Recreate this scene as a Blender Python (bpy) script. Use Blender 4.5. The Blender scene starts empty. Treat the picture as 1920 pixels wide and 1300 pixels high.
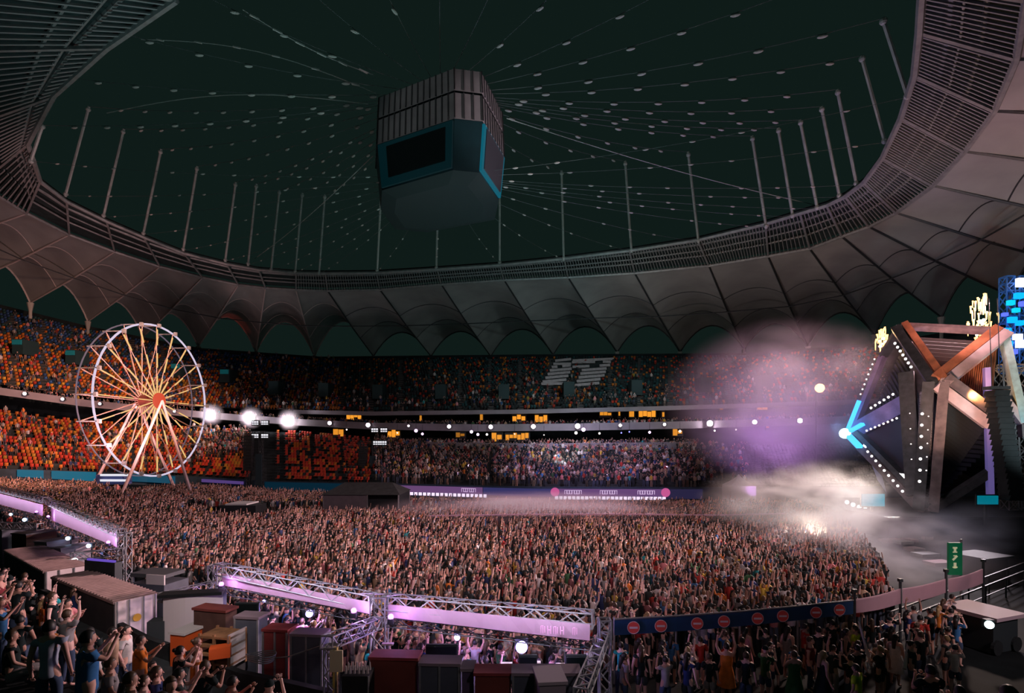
import bpy, bmesh, math, random
import numpy as np
from mathutils import Vector, Matrix
random.seed(7); rng = np.random.default_rng(7)
S = bpy.context.scene
COL = S.collection
PI = math.pi

# ---------------------------------------------------------------- camera, world, lights, exposure
F, EYE, YH = 1000.0, 8.0, 830.0          # focal length in pixels, eye height, horizon row
def at(px, py, d):                        # point seen at a pixel, d metres ahead
    return Vector(((px-960)/F*d, d, EYE-(py-YH)/F*d))
cd = bpy.data.cameras.new('camera'); cam = bpy.data.objects.new('camera', cd); COL.objects.link(cam)
cam.location = (0, 0, EYE); cam.rotation_euler = (PI/2, 0, 0)
cd.sensor_width = 36; cd.lens = F/1920*36; cd.shift_y = (YH-650)/1920; cd.clip_end = 600; cd.clip_start = .1
S.camera = cam
W = bpy.data.worlds.new('night'); S.world = W; W.use_nodes = True
W.node_tree.nodes['Background'].inputs[0].default_value = (.0048, .0110, .0093, 1)
W.node_tree.nodes['Background'].inputs[1].default_value = 1.0
vs = S.view_settings
vs.view_transform = 'Standard'; vs.look = 'None'; vs.gamma = 1; vs.use_curve_mapping = False; vs.exposure = 0
cy = S.cycles
cy.max_bounces = 3; cy.diffuse_bounces = 1; cy.glossy_bounces = 1; cy.transmission_bounces = 2
cy.volume_bounces = 0; cy.transparent_max_bounces = 12; cy.caustics_reflective = False; cy.caustics_refractive = False
cy.sample_clamp_indirect = 3; cy.volume_step_rate = 1.5; cy.volume_max_steps = 96

def spot(name, loc, aim, power, color, angle=90, blend=.6, size=.5):
    l = bpy.data.lights.new(name, 'SPOT'); o = bpy.data.objects.new(name, l); COL.objects.link(o)
    l.energy = power; l.color = color; l.spot_size = math.radians(angle); l.spot_blend = blend; l.shadow_soft_size = size
    o.location = loc; o.rotation_euler = (Vector(aim)-Vector(loc)).to_track_quat('-Z', 'Y').to_euler()
    return o
def area(name, loc, aim, power, color, sx, sy):
    l = bpy.data.lights.new(name, 'AREA'); o = bpy.data.objects.new(name, l); COL.objects.link(o)
    l.energy = power; l.color = color; l.shape = 'RECTANGLE'; l.size = sx; l.size_y = sy
    o.location = loc; o.rotation_euler = (Vector(aim)-Vector(loc)).to_track_quat('-Z', 'Y').to_euler()
    return o
# stage wash over the crowd (from the stage tower on the right)
spot('stage_wash', (45, 50, 21), (-12, 48, 0), 230000, (1, .60, .64), 78, .8, 1.5)
spot('stage_wash_near', (30, 40, 17), (4, 22, 0), 20000, (1, .72, .62), 80, .8, 1)
# unseen crowd fill, added above and behind the camera
spot('unseen_crowd_fill', (6, -4, 38), (-4, 56, 0), 30000, (1, .68, .70), 58, .7, 3)
# orange wash added to brighten the left stands, no fixture there
spot('left_stand_wash', (-22, 48, 34), (-76, 84, 12), 170000, (1, .50, .34), 56, .9, 1.5)
spot('left_roof_uplight', (-45, 62, 6), (-80, 88, 36), 30000, (1, .52, .52), 100, 1, 1)
spot('right_roof_uplight', (36, 44, 17), (62, 60, 38), 5200, (1, .56, .58), 120, 1, 1)
spot('centre_roof_uplight', (8, 80, 6), (0, 118, 33), 2200, (.75, .95, .95), 140, 1, 2)
spot('bowl_fill_up', (0, 55, 4), (-5, 60, 50), 11000, (.55, .95, .95), 150, 1, 3)  # unseen fill from below, added so the cable clamps show
# lilac wash on the far lower stand
spot('far_stand_wash', (8, 62, 25), (12, 84, 3), 22000, (.80, .55, 1), 60, .9, 1)
spot('far_upper_wash', (20, 60, 30), (12, 112, 16), 14000, (.72, .95, .97), 78, 1, 1)
# lilac and white beams crossing the smoke beside the stage
spot('smoke_fill_upper', (46, 58, 23), (24, 54, 12), 20000, (1, .80, .86), 42, 1, 1)  # added fill for the upper smoke
spot('smoke_lilac', (31, 68, 1), (29, 60, 16), 24000, (.72, .36, .95), 100, 1, 1)
spot('smoke_white', (37, 50, 5), (20, 43, 3), 45000, (1, .86, .80), 66, 1, .06)
for tx, tz, pw in ((20, 2, 60000), (23, -1, 70000), (17, 6, 50000)):
    spot('beam_white', (37.6, 56, 8.5+tz*.1), (tx, 44, tz), pw, (1, .92, .9), 9, .4, .1)
for tz in (18, 22, 26):
    spot('beam_upper', (36.5, 57, 9.6), (22, 60, tz), 60000, (.9, .9, .95), 5, .4, .1)
spot('crowd_glow', (34, 48, 9), (26, 45, 0), 9000, (1, .82, .66), 38, .9, .3)
spot('pink_banner_fill', (22, 5, 13), (17, 21.5, 2), 6000, (1, .74, .78), 34, .9, .5)  # unseen fill added to brighten the pink banner
spot('walkway_fill', (-5, 9, 9.5), (-11.5, 17.5, 1.8), 1700, (1, .80, .80), 46, .8, .3)  # added spot lifting the container doors and white booth
spot('bar_front_fill', (4, 3, 11), (-1, 13, 1.5), 420, (1, .8, .85), 66, .9, .3)  # added camera-side fill for the cabin fronts
spot('stage_right_fill', (40, 34, 4), (44, 45, 12), 5000, (.75, .95, 1), 60, .8, .3)  # cool unseen spot added so the right-hand beams show
spot('louvre_orange_lamp', at(1826, 742, 44.6), at(1850, 735, 47), 700, (1, .45, .15), 120, .8, .2)
spot('red_arch_lamp', at(500, 700, 112), at(455, 628, 126), 3500, (1, .10, .06), 12, .5, .2)
spot('ring_fill_left', (-24, 40, 4), (-34, 34, 38), 9000, (.6, .95, .95), 110, 1, 1)  # added teal fill for the left part of the ring
spot('right_back_fill', (13, 72, 10), (44, 96, 35), 7500, (1, .74, .68), 90, 1, .1)  # extra unseen spot added to brighten the right roof membrane
spot('haze_fill_pink', (10, 57, 24), (3, 50, 1), 30000, (1, .62, .76), 60, .9, .1)  # unseen spot added so the pink haze stands out
spot('smoke_fill_front', (34, 38, 6), (22, 34, 2.5), 9000, (.95, .80, .92), 80, 1, .5)  # added fill for the smoke at the front crowd edge
spot('bar_flood', (2, 24, 9), (-2, 15, 2), 260, (.85, .6, 1), 120, 1, .3)

# ---------------------------------------------------------------- materials
MATS = {}
def mat(name, col, rough=.8, metal=0, emit=None, es=0, noise=0, nscale=2.0, bump=0):
    if name in MATS: return MATS[name]
    m = bpy.data.materials.new(name); m.use_nodes = True; N = m.node_tree.nodes; L = m.node_tree.links
    b = N['Principled BSDF']; b.inputs['Base Color'].default_value = (*col, 1)
    b.inputs['Roughness'].default_value = rough; b.inputs['Metallic'].default_value = metal
    if rough >= .8: b.inputs['Specular IOR Level'].default_value = .12
    if emit:
        b.inputs['Emission Color'].default_value = (*emit, 1); b.inputs['Emission Strength'].default_value = es
    if noise:
        t = N.new('ShaderNodeTexCoord'); n = N.new('ShaderNodeTexNoise'); n.inputs['Scale'].default_value = nscale
        n.inputs['Detail'].default_value = 6
        r = N.new('ShaderNodeMapRange'); r.inputs[3].default_value = 1-noise; r.inputs[4].default_value = 1+noise
        r.inputs[1].default_value = .3; r.inputs[2].default_value = .7
        v = N.new('ShaderNodeVectorMath'); v.operation = 'SCALE'; v.inputs[0].default_value = col
        L.new(t.outputs['Object'], n.inputs['Vector']); L.new(n.outputs['Fac'], r.inputs[0])
        L.new(r.outputs[0], v.inputs['Scale']); L.new(v.outputs[0], b.inputs['Base Color'])
        if bump:
            bm_ = N.new('ShaderNodeBump'); bm_.inputs['Strength'].default_value = bump
            L.new(n.outputs['Fac'], bm_.inputs['Height']); L.new(bm_.outputs[0], b.inputs['Normal'])
    MATS[name] = m; return m
def emis(name, col, es):
    return mat(name, (.02, .02, .02), emit=col, es=es)
def attr_mat(name, rough=.75):
    m = bpy.data.materials.new(name); m.use_nodes = True; N = m.node_tree.nodes; L = m.node_tree.links
    b = N['Principled BSDF']; a = N.new('ShaderNodeAttribute'); a.attribute_name = 'tint'
    n = N.new('ShaderNodeTexNoise'); n.inputs['Scale'].default_value = 3
    mx = N.new('ShaderNodeVectorMath'); mx.operation = 'SCALE'
    r = N.new('ShaderNodeMapRange'); r.inputs[3].default_value = .75; r.inputs[4].default_value = 1.25
    L.new(n.outputs['Fac'], r.inputs[0]); L.new(a.outputs['Color'], mx.inputs[0]); L.new(r.outputs[0], mx.inputs['Scale'])
    L.new(mx.outputs[0], b.inputs['Base Color']); b.inputs['Roughness'].default_value = rough
    return m
TINT = attr_mat('printed_fabric')
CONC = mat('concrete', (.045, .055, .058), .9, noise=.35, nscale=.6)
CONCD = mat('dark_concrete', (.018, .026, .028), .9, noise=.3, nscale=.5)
FASC = mat('fascia_panel', (.30, .27, .31), .6, noise=.15, nscale=.4)
STEEL = mat('galvanised_steel', (.35, .36, .38), .45, .4, noise=.2, nscale=4)
DSTEEL = mat('painted_dark_steel', (.05, .06, .065), .5, .3, noise=.2, nscale=3)
BLACK = mat('black_plastic', (.012, .016, .018), .6, noise=.2, nscale=3)
ROOFM = mat('roof_membrane', (.34, .36, .35), .8, noise=.12, nscale=.25)

# ---------------------------------------------------------------- mesh helpers
class MB:
    def __init__(s): s.v = []; s.f = []
    def quad(s, a, b, c, d): 
        n = len(s.v); s.v += [a, b, c, d]; s.f.append((n, n+1, n+2, n+3)); return s
    def frame(s, c, x, y, z):           # box: centre and three half-axis vectors
        n = len(s.v)
        for i in (-1, 1):
            for j in (-1, 1):
                for k in (-1, 1): s.v.append(Vector(c)+x*i+y*j+z*k)
        for q in ((0,1,3,2),(4,6,7,5),(0,4,5,1),(2,3,7,6),(0,2,6,4),(1,5,7,3)): s.f.append(tuple(n+i for i in q))
        return s
    def box(s, c, sx, sy, sz, yaw=0):
        ca, sa = math.cos(yaw), math.sin(yaw)
        return s.frame(c, Vector((ca, sa, 0))*sx/2, Vector((-sa, ca, 0))*sy/2, Vector((0, 0, sz/2)))
    def bar(s, a, b, w, h=None, up=(0, 0, 1)):   # rectangular bar from a to b
        a, b = Vector(a), Vector(b); h = h or w; d = b-a
        if d.length < 1e-6: return s
        z = d.normalized(); u = Vector(up)
        if abs(z.dot(u)) > .95: u = Vector((1, 0, 0))
        x = z.cross(u).normalized(); y = x.cross(z).normalized()
        return s.frame((a+b)/2, x*w/2, y*h/2, d/2)
    def tube(s, pts, r, n=6, cap=True, r2=None, close=False):
        pts = [Vector(p) for p in pts]; base = len(s.v); m = len(pts)
        for i, p in enumerate(pts):
            if close: t = pts[(i+1) % m]-pts[i-1]
            else: t = pts[min(i+1, m-1)]-pts[max(i-1, 0)]
            t.normalize(); u = Vector((0, 0, 1)) if abs(t.z) < .9 else Vector((1, 0, 0))
            x = t.cross(u).normalized(); y = x.cross(t)
            rr = r if r2 is None else r+(r2-r)*i/(m-1)
            for k in range(n):
                a = 2*PI*k/n; s.v.append(p+x*math.cos(a)*rr+y*math.sin(a)*rr)
        for i in range(m if close else m-1):
            for k in range(n):
                a = base+i*n+k; b = base+i*n+(k+1) % n; c = base+((i+1) % m)*n
                s.f.append((a, b, c+(k+1) % n, c+k))
        if cap and not close:
            s.f.append(tuple(base+k for k in range(n))[::-1]); s.f.append(tuple(base+(m-1)*n+k for k in range(n)))
        return s
    def ball(s, c, rx, ry=None, rz=None, n=10, m=7, yaw=0):
        ry = ry or rx; rz = rz or rx; base = len(s.v); c = Vector(c); ca, sa = math.cos(yaw), math.sin(yaw)
        s.v.append(c+Vector((0, 0, rz)))
        for i in range(1, m):
            a = PI*i/m
            for k in range(n):
                b = 2*PI*k/n; x, y = rx*math.sin(a)*math.cos(b), ry*math.sin(a)*math.sin(b)
                s.v.append(c+Vector((x*ca-y*sa, x*sa+y*ca, rz*math.cos(a))))
        s.v.append(c-Vector((0, 0, rz))); e = len(s.v)-1
        for k in range(n):
            s.f.append((base, base+1+k, base+1+(k+1) % n))
            s.f.append((e, e-n+(k+1) % n, e-n+k))
            for i in range(m-2):
                a = base+1+i*n; s.f.append((a+k, a+n+k, a+n+(k+1) % n, a+(k+1) % n))
        return s
    def disc(s, c, nrm, r, t, n=24):     # thick disc
        c = Vector(c); nrm = Vector(nrm).normalized(); return s.tube([c-nrm*t/2, c+nrm*t/2], r, n)
    def truss(s, a, b, w, step=None, r=.03, up=(0, 0, 1)):  # square lattice truss
        a, b = Vector(a), Vector(b); z = (b-a).normalized(); u = Vector(up)
        if abs(z.dot(u)) > .95: u = Vector((0, 1, 0))
        x = z.cross(u).normalized(); y = x.cross(z).normalized(); L_ = (b-a).length
        n = max(2, int(L_/(step or w*1.1)))
        cs = [(x*i+y*j)*w/2 for i, j in ((-1, -1), (1, -1), (1, 1), (-1, 1))]
        for c in cs: s.tube([a+c, b+c], r, 5)
        for k in range(n):
            p, q = a+(b-a)*k/n, a+(b-a)*(k+1)/n
            for i in range(4):
                c0, c1 = cs[i], cs[(i+1) % 4]
                if k % 2: c0, c1 = c1, c0
                s.bar(p+c0, q+c1, r*1.3); 
        for i in range(4):
            s.bar(a+cs[i], a+cs[(i+1) % 4], r*1.5); s.bar(b+cs[i], b+cs[(i+1) % 4], r*1.5)
        return s
    def build(s, name, m, parent=None, smooth=False, inv=None):
        me = bpy.data.meshes.new(name)
        vs_ = s.v
        if inv is not None: vs_ = [inv @ Vector(v) for v in vs_]
        me.from_pydata([tuple(v) for v in vs_], [], s.f); me.materials.append(m)
        if smooth: me.polygons.foreach_set('use_smooth', [True]*len(me.polygons))
        o = bpy.data.objects.new(name, me); COL.objects.link(o)
        if parent: 
            o.parent = parent
        return o
def tag(o, label, cat, group=None, kind=None):
    if label: o['label'] = label
    if cat: o['category'] = cat
    if group: o['group'] = group
    if kind: o['kind'] = kind
    return o
def root(name, loc, label, cat, group=None, yaw=0):
    o = bpy.data.objects.new(name, None); COL.objects.link(o); o.location = loc; o.rotation_euler = (0, 0, yaw)
    o.empty_display_size = .3
    return tag(o, label, cat, group)
def inv_of(o):
    return (Matrix.Translation(o.location) @ o.rotation_euler.to_matrix().to_4x4()).inverted()
def part(mb, name, m, rt, label=None, smooth=False, via=None):   # mb in world space -> child of rt (sub-part when via is a part)
    o = mb.build(name, m, via or rt, smooth, inv_of(rt))
    if label: o['label'] = label
    return o
def struct(mb, name, m, smooth=False):
    o = mb.build(name, m, None, smooth); o['kind'] = 'structure'; return o
ORD = ['leftmost', 'second', 'third', 'fourth', 'fifth', 'sixth', 'seventh', 'eighth', 'ninth', 'tenth', 'eleventh', 'twelfth', 'thirteenth',
       'fourteenth', 'fifteenth', 'sixteenth', 'seventeenth', 'eighteenth', 'nineteenth', 'twentieth', 'twenty-first', 'twenty-second', 'twenty-third',
       'twenty-fourth', 'twenty-fifth', 'twenty-sixth', 'twenty-seventh', 'twenty-eighth', 'twenty-ninth', 'thirtieth']
def interp(x, pts):
    xs = [p[0] for p in pts]; return tuple(float(np.interp(x, xs, [p[k] for p in pts])) for k in range(1, len(pts[0])))
def smooth01(t): t = min(1, max(0, t)); return t*t*(3-2*t)

# ---------------------------------------------------------------- ground
def gz(x, y):                          # pitch level, rising a little under the far left end
    return 2.0*smooth01((-x-22)/75)
def gzv(x, y):
    t = np.clip((-x-22)/75, 0, 1); return 2.0*t*t*(3-2*t)
g = MB(); nx = 50
xs = [-150+k*270/nx for k in range(nx+1)]
for i in range(nx):
    for j in range(6):
        y0, y1 = -20+j*25, -5+j*25+10
        y0, y1 = -20+j*25, -20+(j+1)*25
        g.quad((xs[i], y0, gz(xs[i], 0)), (xs[i+1], y0, gz(xs[i+1], 0)), (xs[i+1], y1, gz(xs[i+1], 0)), (xs[i], y1, gz(xs[i], 0)))
struct(g, 'floor', mat('pitch_cover', (.010, .013, .014), .8, noise=.4, nscale=.8))

# ---------------------------------------------------------------- stands: level lines as (px, py, depth)
BASE = [(-250, 868, 70), (0, 893, 78), (160, 903, 84), (275, 908, 88), (500, 920, 87), (700, 926, 81), (1000, 936, 75.5), (1300, 938, 74), (1700, 940, 72), (2100, 950, 62)]
BTOP = [(-250, 850, 70), (0, 879, 78), (160, 884, 84), (275, 888, 88), (500, 902, 87), (700, 906, 81), (1000, 913, 75.5), (1300, 914, 74), (1700, 912, 72), (2100, 915, 62)]
LTOP = [(-250, 728, 84), (0, 772, 94), (160, 792, 99), (389, 806, 104), (560, 812, 102), (700, 826, 98), (785, 842, 93), (1000, 844, 91), (1300, 842, 90), (1700, 835, 86), (2100, 815, 76)]
FC_T = [(560, 818, 101.5), (700, 828, 97.5), (785, 829, 92.5), (1000, 832, 90.5), (1300, 829, 89.5), (1700, 820, 85.5), (2100, 800, 75.5)]
FB_T = [(-250, 690, 80), (0, 727, 90), (160, 750, 96), (389, 773, 102), (560, 786, 102.5), (700, 793, 99), (900, 796, 95), (1100, 794, 93), (1300, 790, 92), (1500, 784, 91), (1700, 776, 88), (2100, 745, 78)]
FA_T = [(-250, 683, 81), (0, 721, 91), (160, 743, 97), (389, 764, 104), (560, 769, 104.5), (700, 772, 101), (1000, 768, 96.5), (1200, 763, 95), (1400, 757, 94), (1600, 750, 92), (1700, 745, 90), (2100, 710, 80)]
UTOP = [(-250, 520, 100), (0, 580, 112), (165, 620, 118), (370, 660, 124), (600, 676, 130), (1000, 672, 127), (1400, 670, 120), (1650, 652, 106), (1920, 610, 84), (2100, 560, 78)]
def line(tab, px): py, d = interp(px, tab); return at(px, py, d)
US = list(np.arange(-250, 2101, 25.0))
def loft(A, B_, n, u=US, steps=False):     # A,B_: functions px -> point; n rows
    mb = MB()
    for i in range(len(u)-1):
        a0, a1, b0, b1 = A(u[i]), A(u[i+1]), B_(u[i]), B_(u[i+1])
        if not steps:
            for k in range(n): mb.quad(a0.lerp(b0, k/n), a1.lerp(b1, k/n), a1.lerp(b1, (k+1)/n), a0.lerp(b0, (k+1)/n))
        else:
            for k in range(n):
                p0, p1, q0, q1 = a0.lerp(b0, k/n), a1.lerp(b1, k/n), a0.lerp(b0, (k+1)/n), a1.lerp(b1, (k+1)/n)
                r0, r1 = Vector((q0.x, q0.y, p0.z)), Vector((q1.x, q1.y, p1.z))
                mb.quad(p0, p1, r1, r0); mb.quad(r0, r1, q1, q0)
    return mb
LN = lambda T, dz=0, dd=0: (lambda px: (lambda p: Vector((p.x, p.y+dd, p.z+dz)))(line(T, px)))
struct(loft(LN(BTOP), LN(LTOP), 18, steps=True), 'floor_lower_stand', CONC)
struct(loft(LN(FA_T), LN(UTOP), 26, steps=True), 'floor_upper_stand', CONC)
# pitch-side wall, fascias, dark concourses behind the balconies
struct(loft(lambda p: (lambda q: Vector((q.x, q.y, gz(q.x, 0)-.1)))(line(BASE, p)), LN(BTOP), 1), 'wall_pitch', mat('pitch_wall', (.03, .06, .09), .6, noise=.2))
def fascia(T, h, u, name, m, dd=0):
    def lo(px): p = line(T, px); return Vector((p.x, p.y+dd, p.z-h))
    up = LN(T, 0, dd)
    mb = loft(lo, up, 1, u)
    mb2 = loft(lambda p: lo(p)+Vector((0, .6, 0)), lambda p: up(p)+Vector((0, .6, 0)), 1, u); n = len(mb.v)
    mb.v += mb2.v; mb.f += [tuple(i+n for i in f) for f in mb2.f]
    m3 = loft(lo, lambda p: lo(p)+Vector((0, .6, 0)), 1, u); n = len(mb.v); mb.v += m3.v; mb.f += [tuple(i+n for i in f) for f in m3.f]
    m3 = loft(up, lambda p: up(p)+Vector((0, .6, 0)), 1, u); n = len(mb.v); mb.v += m3.v; mb.f += [tuple(i+n for i in f) for f in m3.f]
    return struct(mb, name, m)
fascia(FB_T, 1.25, US, 'trim_balcony', FASC)
fascia(FA_T, .75, [u for u in US if u >= 540], 'trim_upper_balcony', FASC)
fascia(FC_T, 1.15, [u for u in US if u >= 785 and u <= 1320], 'trim_terrace', FASC)
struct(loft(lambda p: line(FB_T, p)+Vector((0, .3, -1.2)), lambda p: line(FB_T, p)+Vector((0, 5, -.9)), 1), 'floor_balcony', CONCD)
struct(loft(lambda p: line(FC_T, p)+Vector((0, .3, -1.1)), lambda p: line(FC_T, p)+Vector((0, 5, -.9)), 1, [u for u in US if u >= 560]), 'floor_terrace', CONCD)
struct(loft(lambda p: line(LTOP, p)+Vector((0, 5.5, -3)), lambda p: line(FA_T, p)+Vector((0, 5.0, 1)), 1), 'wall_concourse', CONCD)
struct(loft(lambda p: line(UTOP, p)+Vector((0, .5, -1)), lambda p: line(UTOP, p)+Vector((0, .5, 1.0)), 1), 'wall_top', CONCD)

# ---------------------------------------------------------------- roof: paired nodes (inner edge, membrane edge, outer edge)
NODE = [((640,-300),(-2000,-1500),(-3000,-900)), ((480,-120),(-900,-500),(-1500,-250)), ((330,0),(-600,-150),(-1100,60)), ((200,90),(-350,100),(-760,220)), ((100,180),(-150,270),(-520,350)), ((52,270),(-40,345),(-340,420)),
 ((75,340),(50,400),(-190,480)), ((125,378),(130,440),(-60,530)), ((200,415),(215,472),(57,568)), ((270,445),(300,500),(165,603)), ((345,475),(380,520),(268,632)), ((425,495),(447,534),(372,650)),
 ((485,506),(498,540),(480,660)), ((555,512),(555,543),(590,668)), ((610,513),(614,545),(700,668)), ((706,512),(712,543),(808,668)), ((820,505),(827,533),(920,668)), ((937,497),(945,525),(1037,665)),
 ((1058,485),(1065,520),(1157,660)), ((1180,470),(1190,512),(1275,660)), ((1308,450),(1329,498),(1395,655)), ((1435,420),(1440,480),(1515,650)), ((1500,400),(1518,466),(1640,628)), ((1550,385),(1578,443),(1765,595)),
 ((1585,368),(1629,425),(1895,555)), ((1620,342),(1680,399),(2040,505)), ((1655,295),(1749,348),(2200,440)), ((1690,220),(1809,284),(2380,350)), ((1715,140),(1865,208),(2600,230)), ((1724,60),(1906,111),(2850,60)),
 ((1730,-30),(1925,0),(3150,-200)), ((1735,-150),(1945,-150),(3500,-600))]
def dzI(i): return 30+7*smooth01((13-i)/9)
def dzO(i): return 22+9*smooth01((13-i)/8)
def up3(p, dz): d = dz*F/(YH-p[1]); return at(p[0], p[1], d)
INN = [up3(n[0], dzI(i)) for i, n in enumerate(NODE)]
MID = [up3(n[1], dzI(i)) for i, n in enumerate(NODE)]
OUT = [up3(n[2], dzO(i)) for i, n in enumerate(NODE)]
# each bay: arched membrane between two radial seams
for i in range(3, len(NODE)-2):
    mb = MB(); NS, NT = 18, 12; grid = []
    for s_ in range(NS+1):
        row = []
        for t_ in range(NT+1):
            s, t = s_/NS, t_/NT
            p = MID[i].lerp(MID[i+1], t).lerp(OUT[i].lerp(OUT[i+1], t), s)
            wdt = (MID[i].lerp(OUT[i], s)-MID[i+1].lerp(OUT[i+1], s)).length
            rise = wdt*(.42 if i > 13 else .60)*(s**(.7 if i > 13 else .42))*(1+.16*abs(math.sin(s*PI*3)))
            p = p+Vector((0, 0, rise*4*t*(1-t)*(.75+.25*s)))
            row.append(p)
        grid.append(row)
    for s_ in range(NS):
        for t_ in range(NT): mb.quad(grid[s_][t_], grid[s_+1][t_], grid[s_+1][t_+1], grid[s_][t_+1])
    o = struct(mb, 'ceiling_membrane', ROOFM); 
    bmx = bmesh.new(); bmx.from_mesh(o.data); bmesh.ops.remove_doubles(bmx, verts=bmx.verts, dist=.01); bmx.to_mesh(o.data); bmx.free()
    o.data.polygons.foreach_set('use_smooth', [True]*len(o.data.polygons))
    # seam girder, arch ribs, outer arch beam
    rb = MB(); rb.tube([MID[i], MID[i].lerp(OUT[i], .5)-Vector((0, 0, .3)), OUT[i]], .16, 5)
    for s_ in (6, 12, 18): rb.tube([p-Vector((0, 0, .06)) for p in grid[s_]], .09 if s_ < 18 else .22, 5)
    struct(rb, 'trim_roof_ribs', DSTEEL if i > 13 else mat('rib_lit_pale', (.5, .46, .44), .6))  # left ribs coloured paler as if lit, the others dark
# catwalk rail with small floodlights under the membrane, half way out
cw = MB()
for i in range(6, 28): cw.tube([MID[i].lerp(OUT[i], .42)-Vector((0, 0, .9)), MID[i+1].lerp(OUT[i+1], .42)-Vector((0, 0, .9))], .12, 5)
struct(cw, 'trim_catwalk', DSTEEL)
# roof columns at the arch feet
for k, i in enumerate(range(8, 25)):
    p = OUT[i]; px = (p.x/p.y)*1000+960
    bt = line(UTOP, min(px, 2090))
    c = MB(); c.tube([Vector((p.x, p.y, bt.z-2.0)), p-Vector((0, 0, 1.8))], .28, 8); c.tube([p-Vector((0, 0, 1.8)), p], .28, 8, r2=.6)
    struct(c, 'trim_roof_column', mat('column_paint', (.42, .42, .38), .7))
# compression ring: tubes, cross members, louvres
RING_M = mat('ring_steel', (.30, .33, .33), .5, .2, noise=.2, nscale=1.5)
for nm, fr, r, dz in (('trim_ring_inner', 0, .30, 0), ('trim_ring_upper', .28, .26, .6), ('trim_ring_middle', .62, .16, .2), ('trim_ring_outer', 1, .30, 0), ('trim_ring_walkway', .40, .12, .1)):
    mb = MB(); pts = [a.lerp(b, fr*(1 if i_ > 5 else .36 if 0 < fr < 1 else 1))+Vector((0, 0, dz)) for i_, (a, b) in enumerate(zip(INN, MID))][2:]
    mb.tube(pts, r, 6); struct(mb, nm, RING_M)
lv = MB(); cr = MB()
for i in range(2, len(NODE)-1):
    L_ = (INN[i+1]-INN[i]).length; n = max(4, int(L_/(.42 if i > 5 else 1.0)))
    for k in range(n if not 6 <= i <= 12 else 0):
        t = k/n; a, b = INN[i].lerp(INN[i+1], t), MID[i].lerp(MID[i+1], t)
        if i > 5: lv.bar(a, b, .09, .16)
        else: lv.bar(a, a.lerp(b, .11), .16, .16); lv.bar(a.lerp(b, .15), a.lerp(b, .48), .16, .2); lv.bar(a.lerp(b, .52), b, .16, .2)
    cr.bar(INN[i], MID[i], .26, .3)
struct(lv, 'trim_ring_louvres', mat('louvre_steel', (.34, .38, .38), .6, .2)); struct(cr, 'trim_ring_crossbeams', RING_M)
# sheet above the louvres
sh = MB()
for i in range(2, len(NODE)-1):
    a = Vector((0, 0, .55)); sh.quad(INN[i]+a, MID[i]+a, MID[i+1]+a, INN[i+1]+a)
struct(sh, 'ceiling_ring', mat('ring_sheet', (.035, .055, .056), .8, noise=.3, nscale=1))

# masts, radial cables with clamps, closed dark roof sheet
MAST = [(57,300,80,235),(122,365,167,200),(193,405,232,242),(268,438,302,280),(343,468,370,312),(422,488,442,342),(465,495,481,345),(508,506,524,357),(553,510,567,362),(598,512,609,365),(707,508,715,355),(818,503,822,350),
 (937,493,937,335),(1057,485,1053,320),(1184,470,1172,302),(1310,452,1290,285),(1437,425,1410,255),(1487,405,1459,240),(1533,390,1500,225),(1575,368,1540,200),(1607,345,1570,168),(1660,265,1615,105),(1703,180,1655,35)]
inn_tab = [((p.x/p.y)*1000+960, p.y) for p in INN[5:]]
MD = mat('mast_paint', (.55, .6, .58), .5, noise=.2, nscale=1)
MB_BRIGHT = mat('mast_paint_bright', (.8, .82, .78), .4)
HUB = at(826, 175, 57)
tops = []
for k, (bx, by, tx, ty) in enumerate(MAST):
    d = float(np.interp(bx, [a for a, _ in inn_tab], [b for _, b in inn_tab]))
    b, t = at(bx, by+4, d), at(tx, ty, d*.97); tops.append(t)
    mb = MB(); mb.tube([b, t], .18, 6)
    for s in (.03, .97): q = b.lerp(t, s); mb.ball(q, .32, n=8, m=5)
    tag(mb.build('roof_mast', MB_BRIGHT if bx == 707 else MD), ('pale bright' if bx == 707 else 'slender grey')+' steel mast standing on the roof ring, '+ORD[k]+(' of all from the left' if k else ' of all'), 'mast', 'masts around the roof ring')
extra = [at(20, 130, 62), at(90, 20, 55), at(180, -120, 50), at(330, -260, 44), at(560, -380, 40), at(820, -420, 38), at(1080, -400, 38), at(1330, -330, 40), at(1560, -200, 42), at(1680, -90, 44)]
alltops = tops+extra
CL = MB(); CL.ball((0, 0, 0), .46, .17, .13, n=8, m=5); clamp_me = None
CLM = mat('clamp_zinc', (.62, .62, .58), .6, 0)
CLB = emis('clamp_glint', (1, .95, .85), .35)
CAB = mat('cable_steel', (.16, .19, .19), .6, .2); CAB2 = mat('cable_steel_bright', (.6, .62, .6), .5, .2)
for k, t in enumerate(alltops):
    rt = root('roof_cable', t, 'dark radial roof cable strung with pale clamps, running to the '+ORD[k]+' mast from left' if k < len(tops) else
              'dark radial roof cable above the left masts, strung with clamps' if k-len(tops) < 4 else 'dark radial roof cable high above the hanging cube, strung with clamps', 'cable', 'radial roof cables')
    sag = lambda s: t.lerp(HUB, s)-Vector((0, 0, 3.0*4*s*(1-s)*.4))
    mb = MB(); mb.tube([sag(s/10) for s in range(11)], .035, 4)
    part(mb, 'cable', CAB, rt)
    L_ = (HUB-t).length; n = int(L_/4.6)
    for j in range(1, n-1):
        p = sag((j+.4*math.sin(k*1.7))/n)
        if clamp_me is None:
            o = CL.build('clamp', CLM, rt); clamp_me = o.data
        else:
            o = bpy.data.objects.new('clamp', clamp_me); COL.objects.link(o); o.parent = rt
        o.location = p-t-Vector((0, 0, .2)); o.rotation_euler = (0, 0, math.atan2((HUB-t).y, (HUB-t).x))
LOW = at(826, 330, 57)
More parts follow.
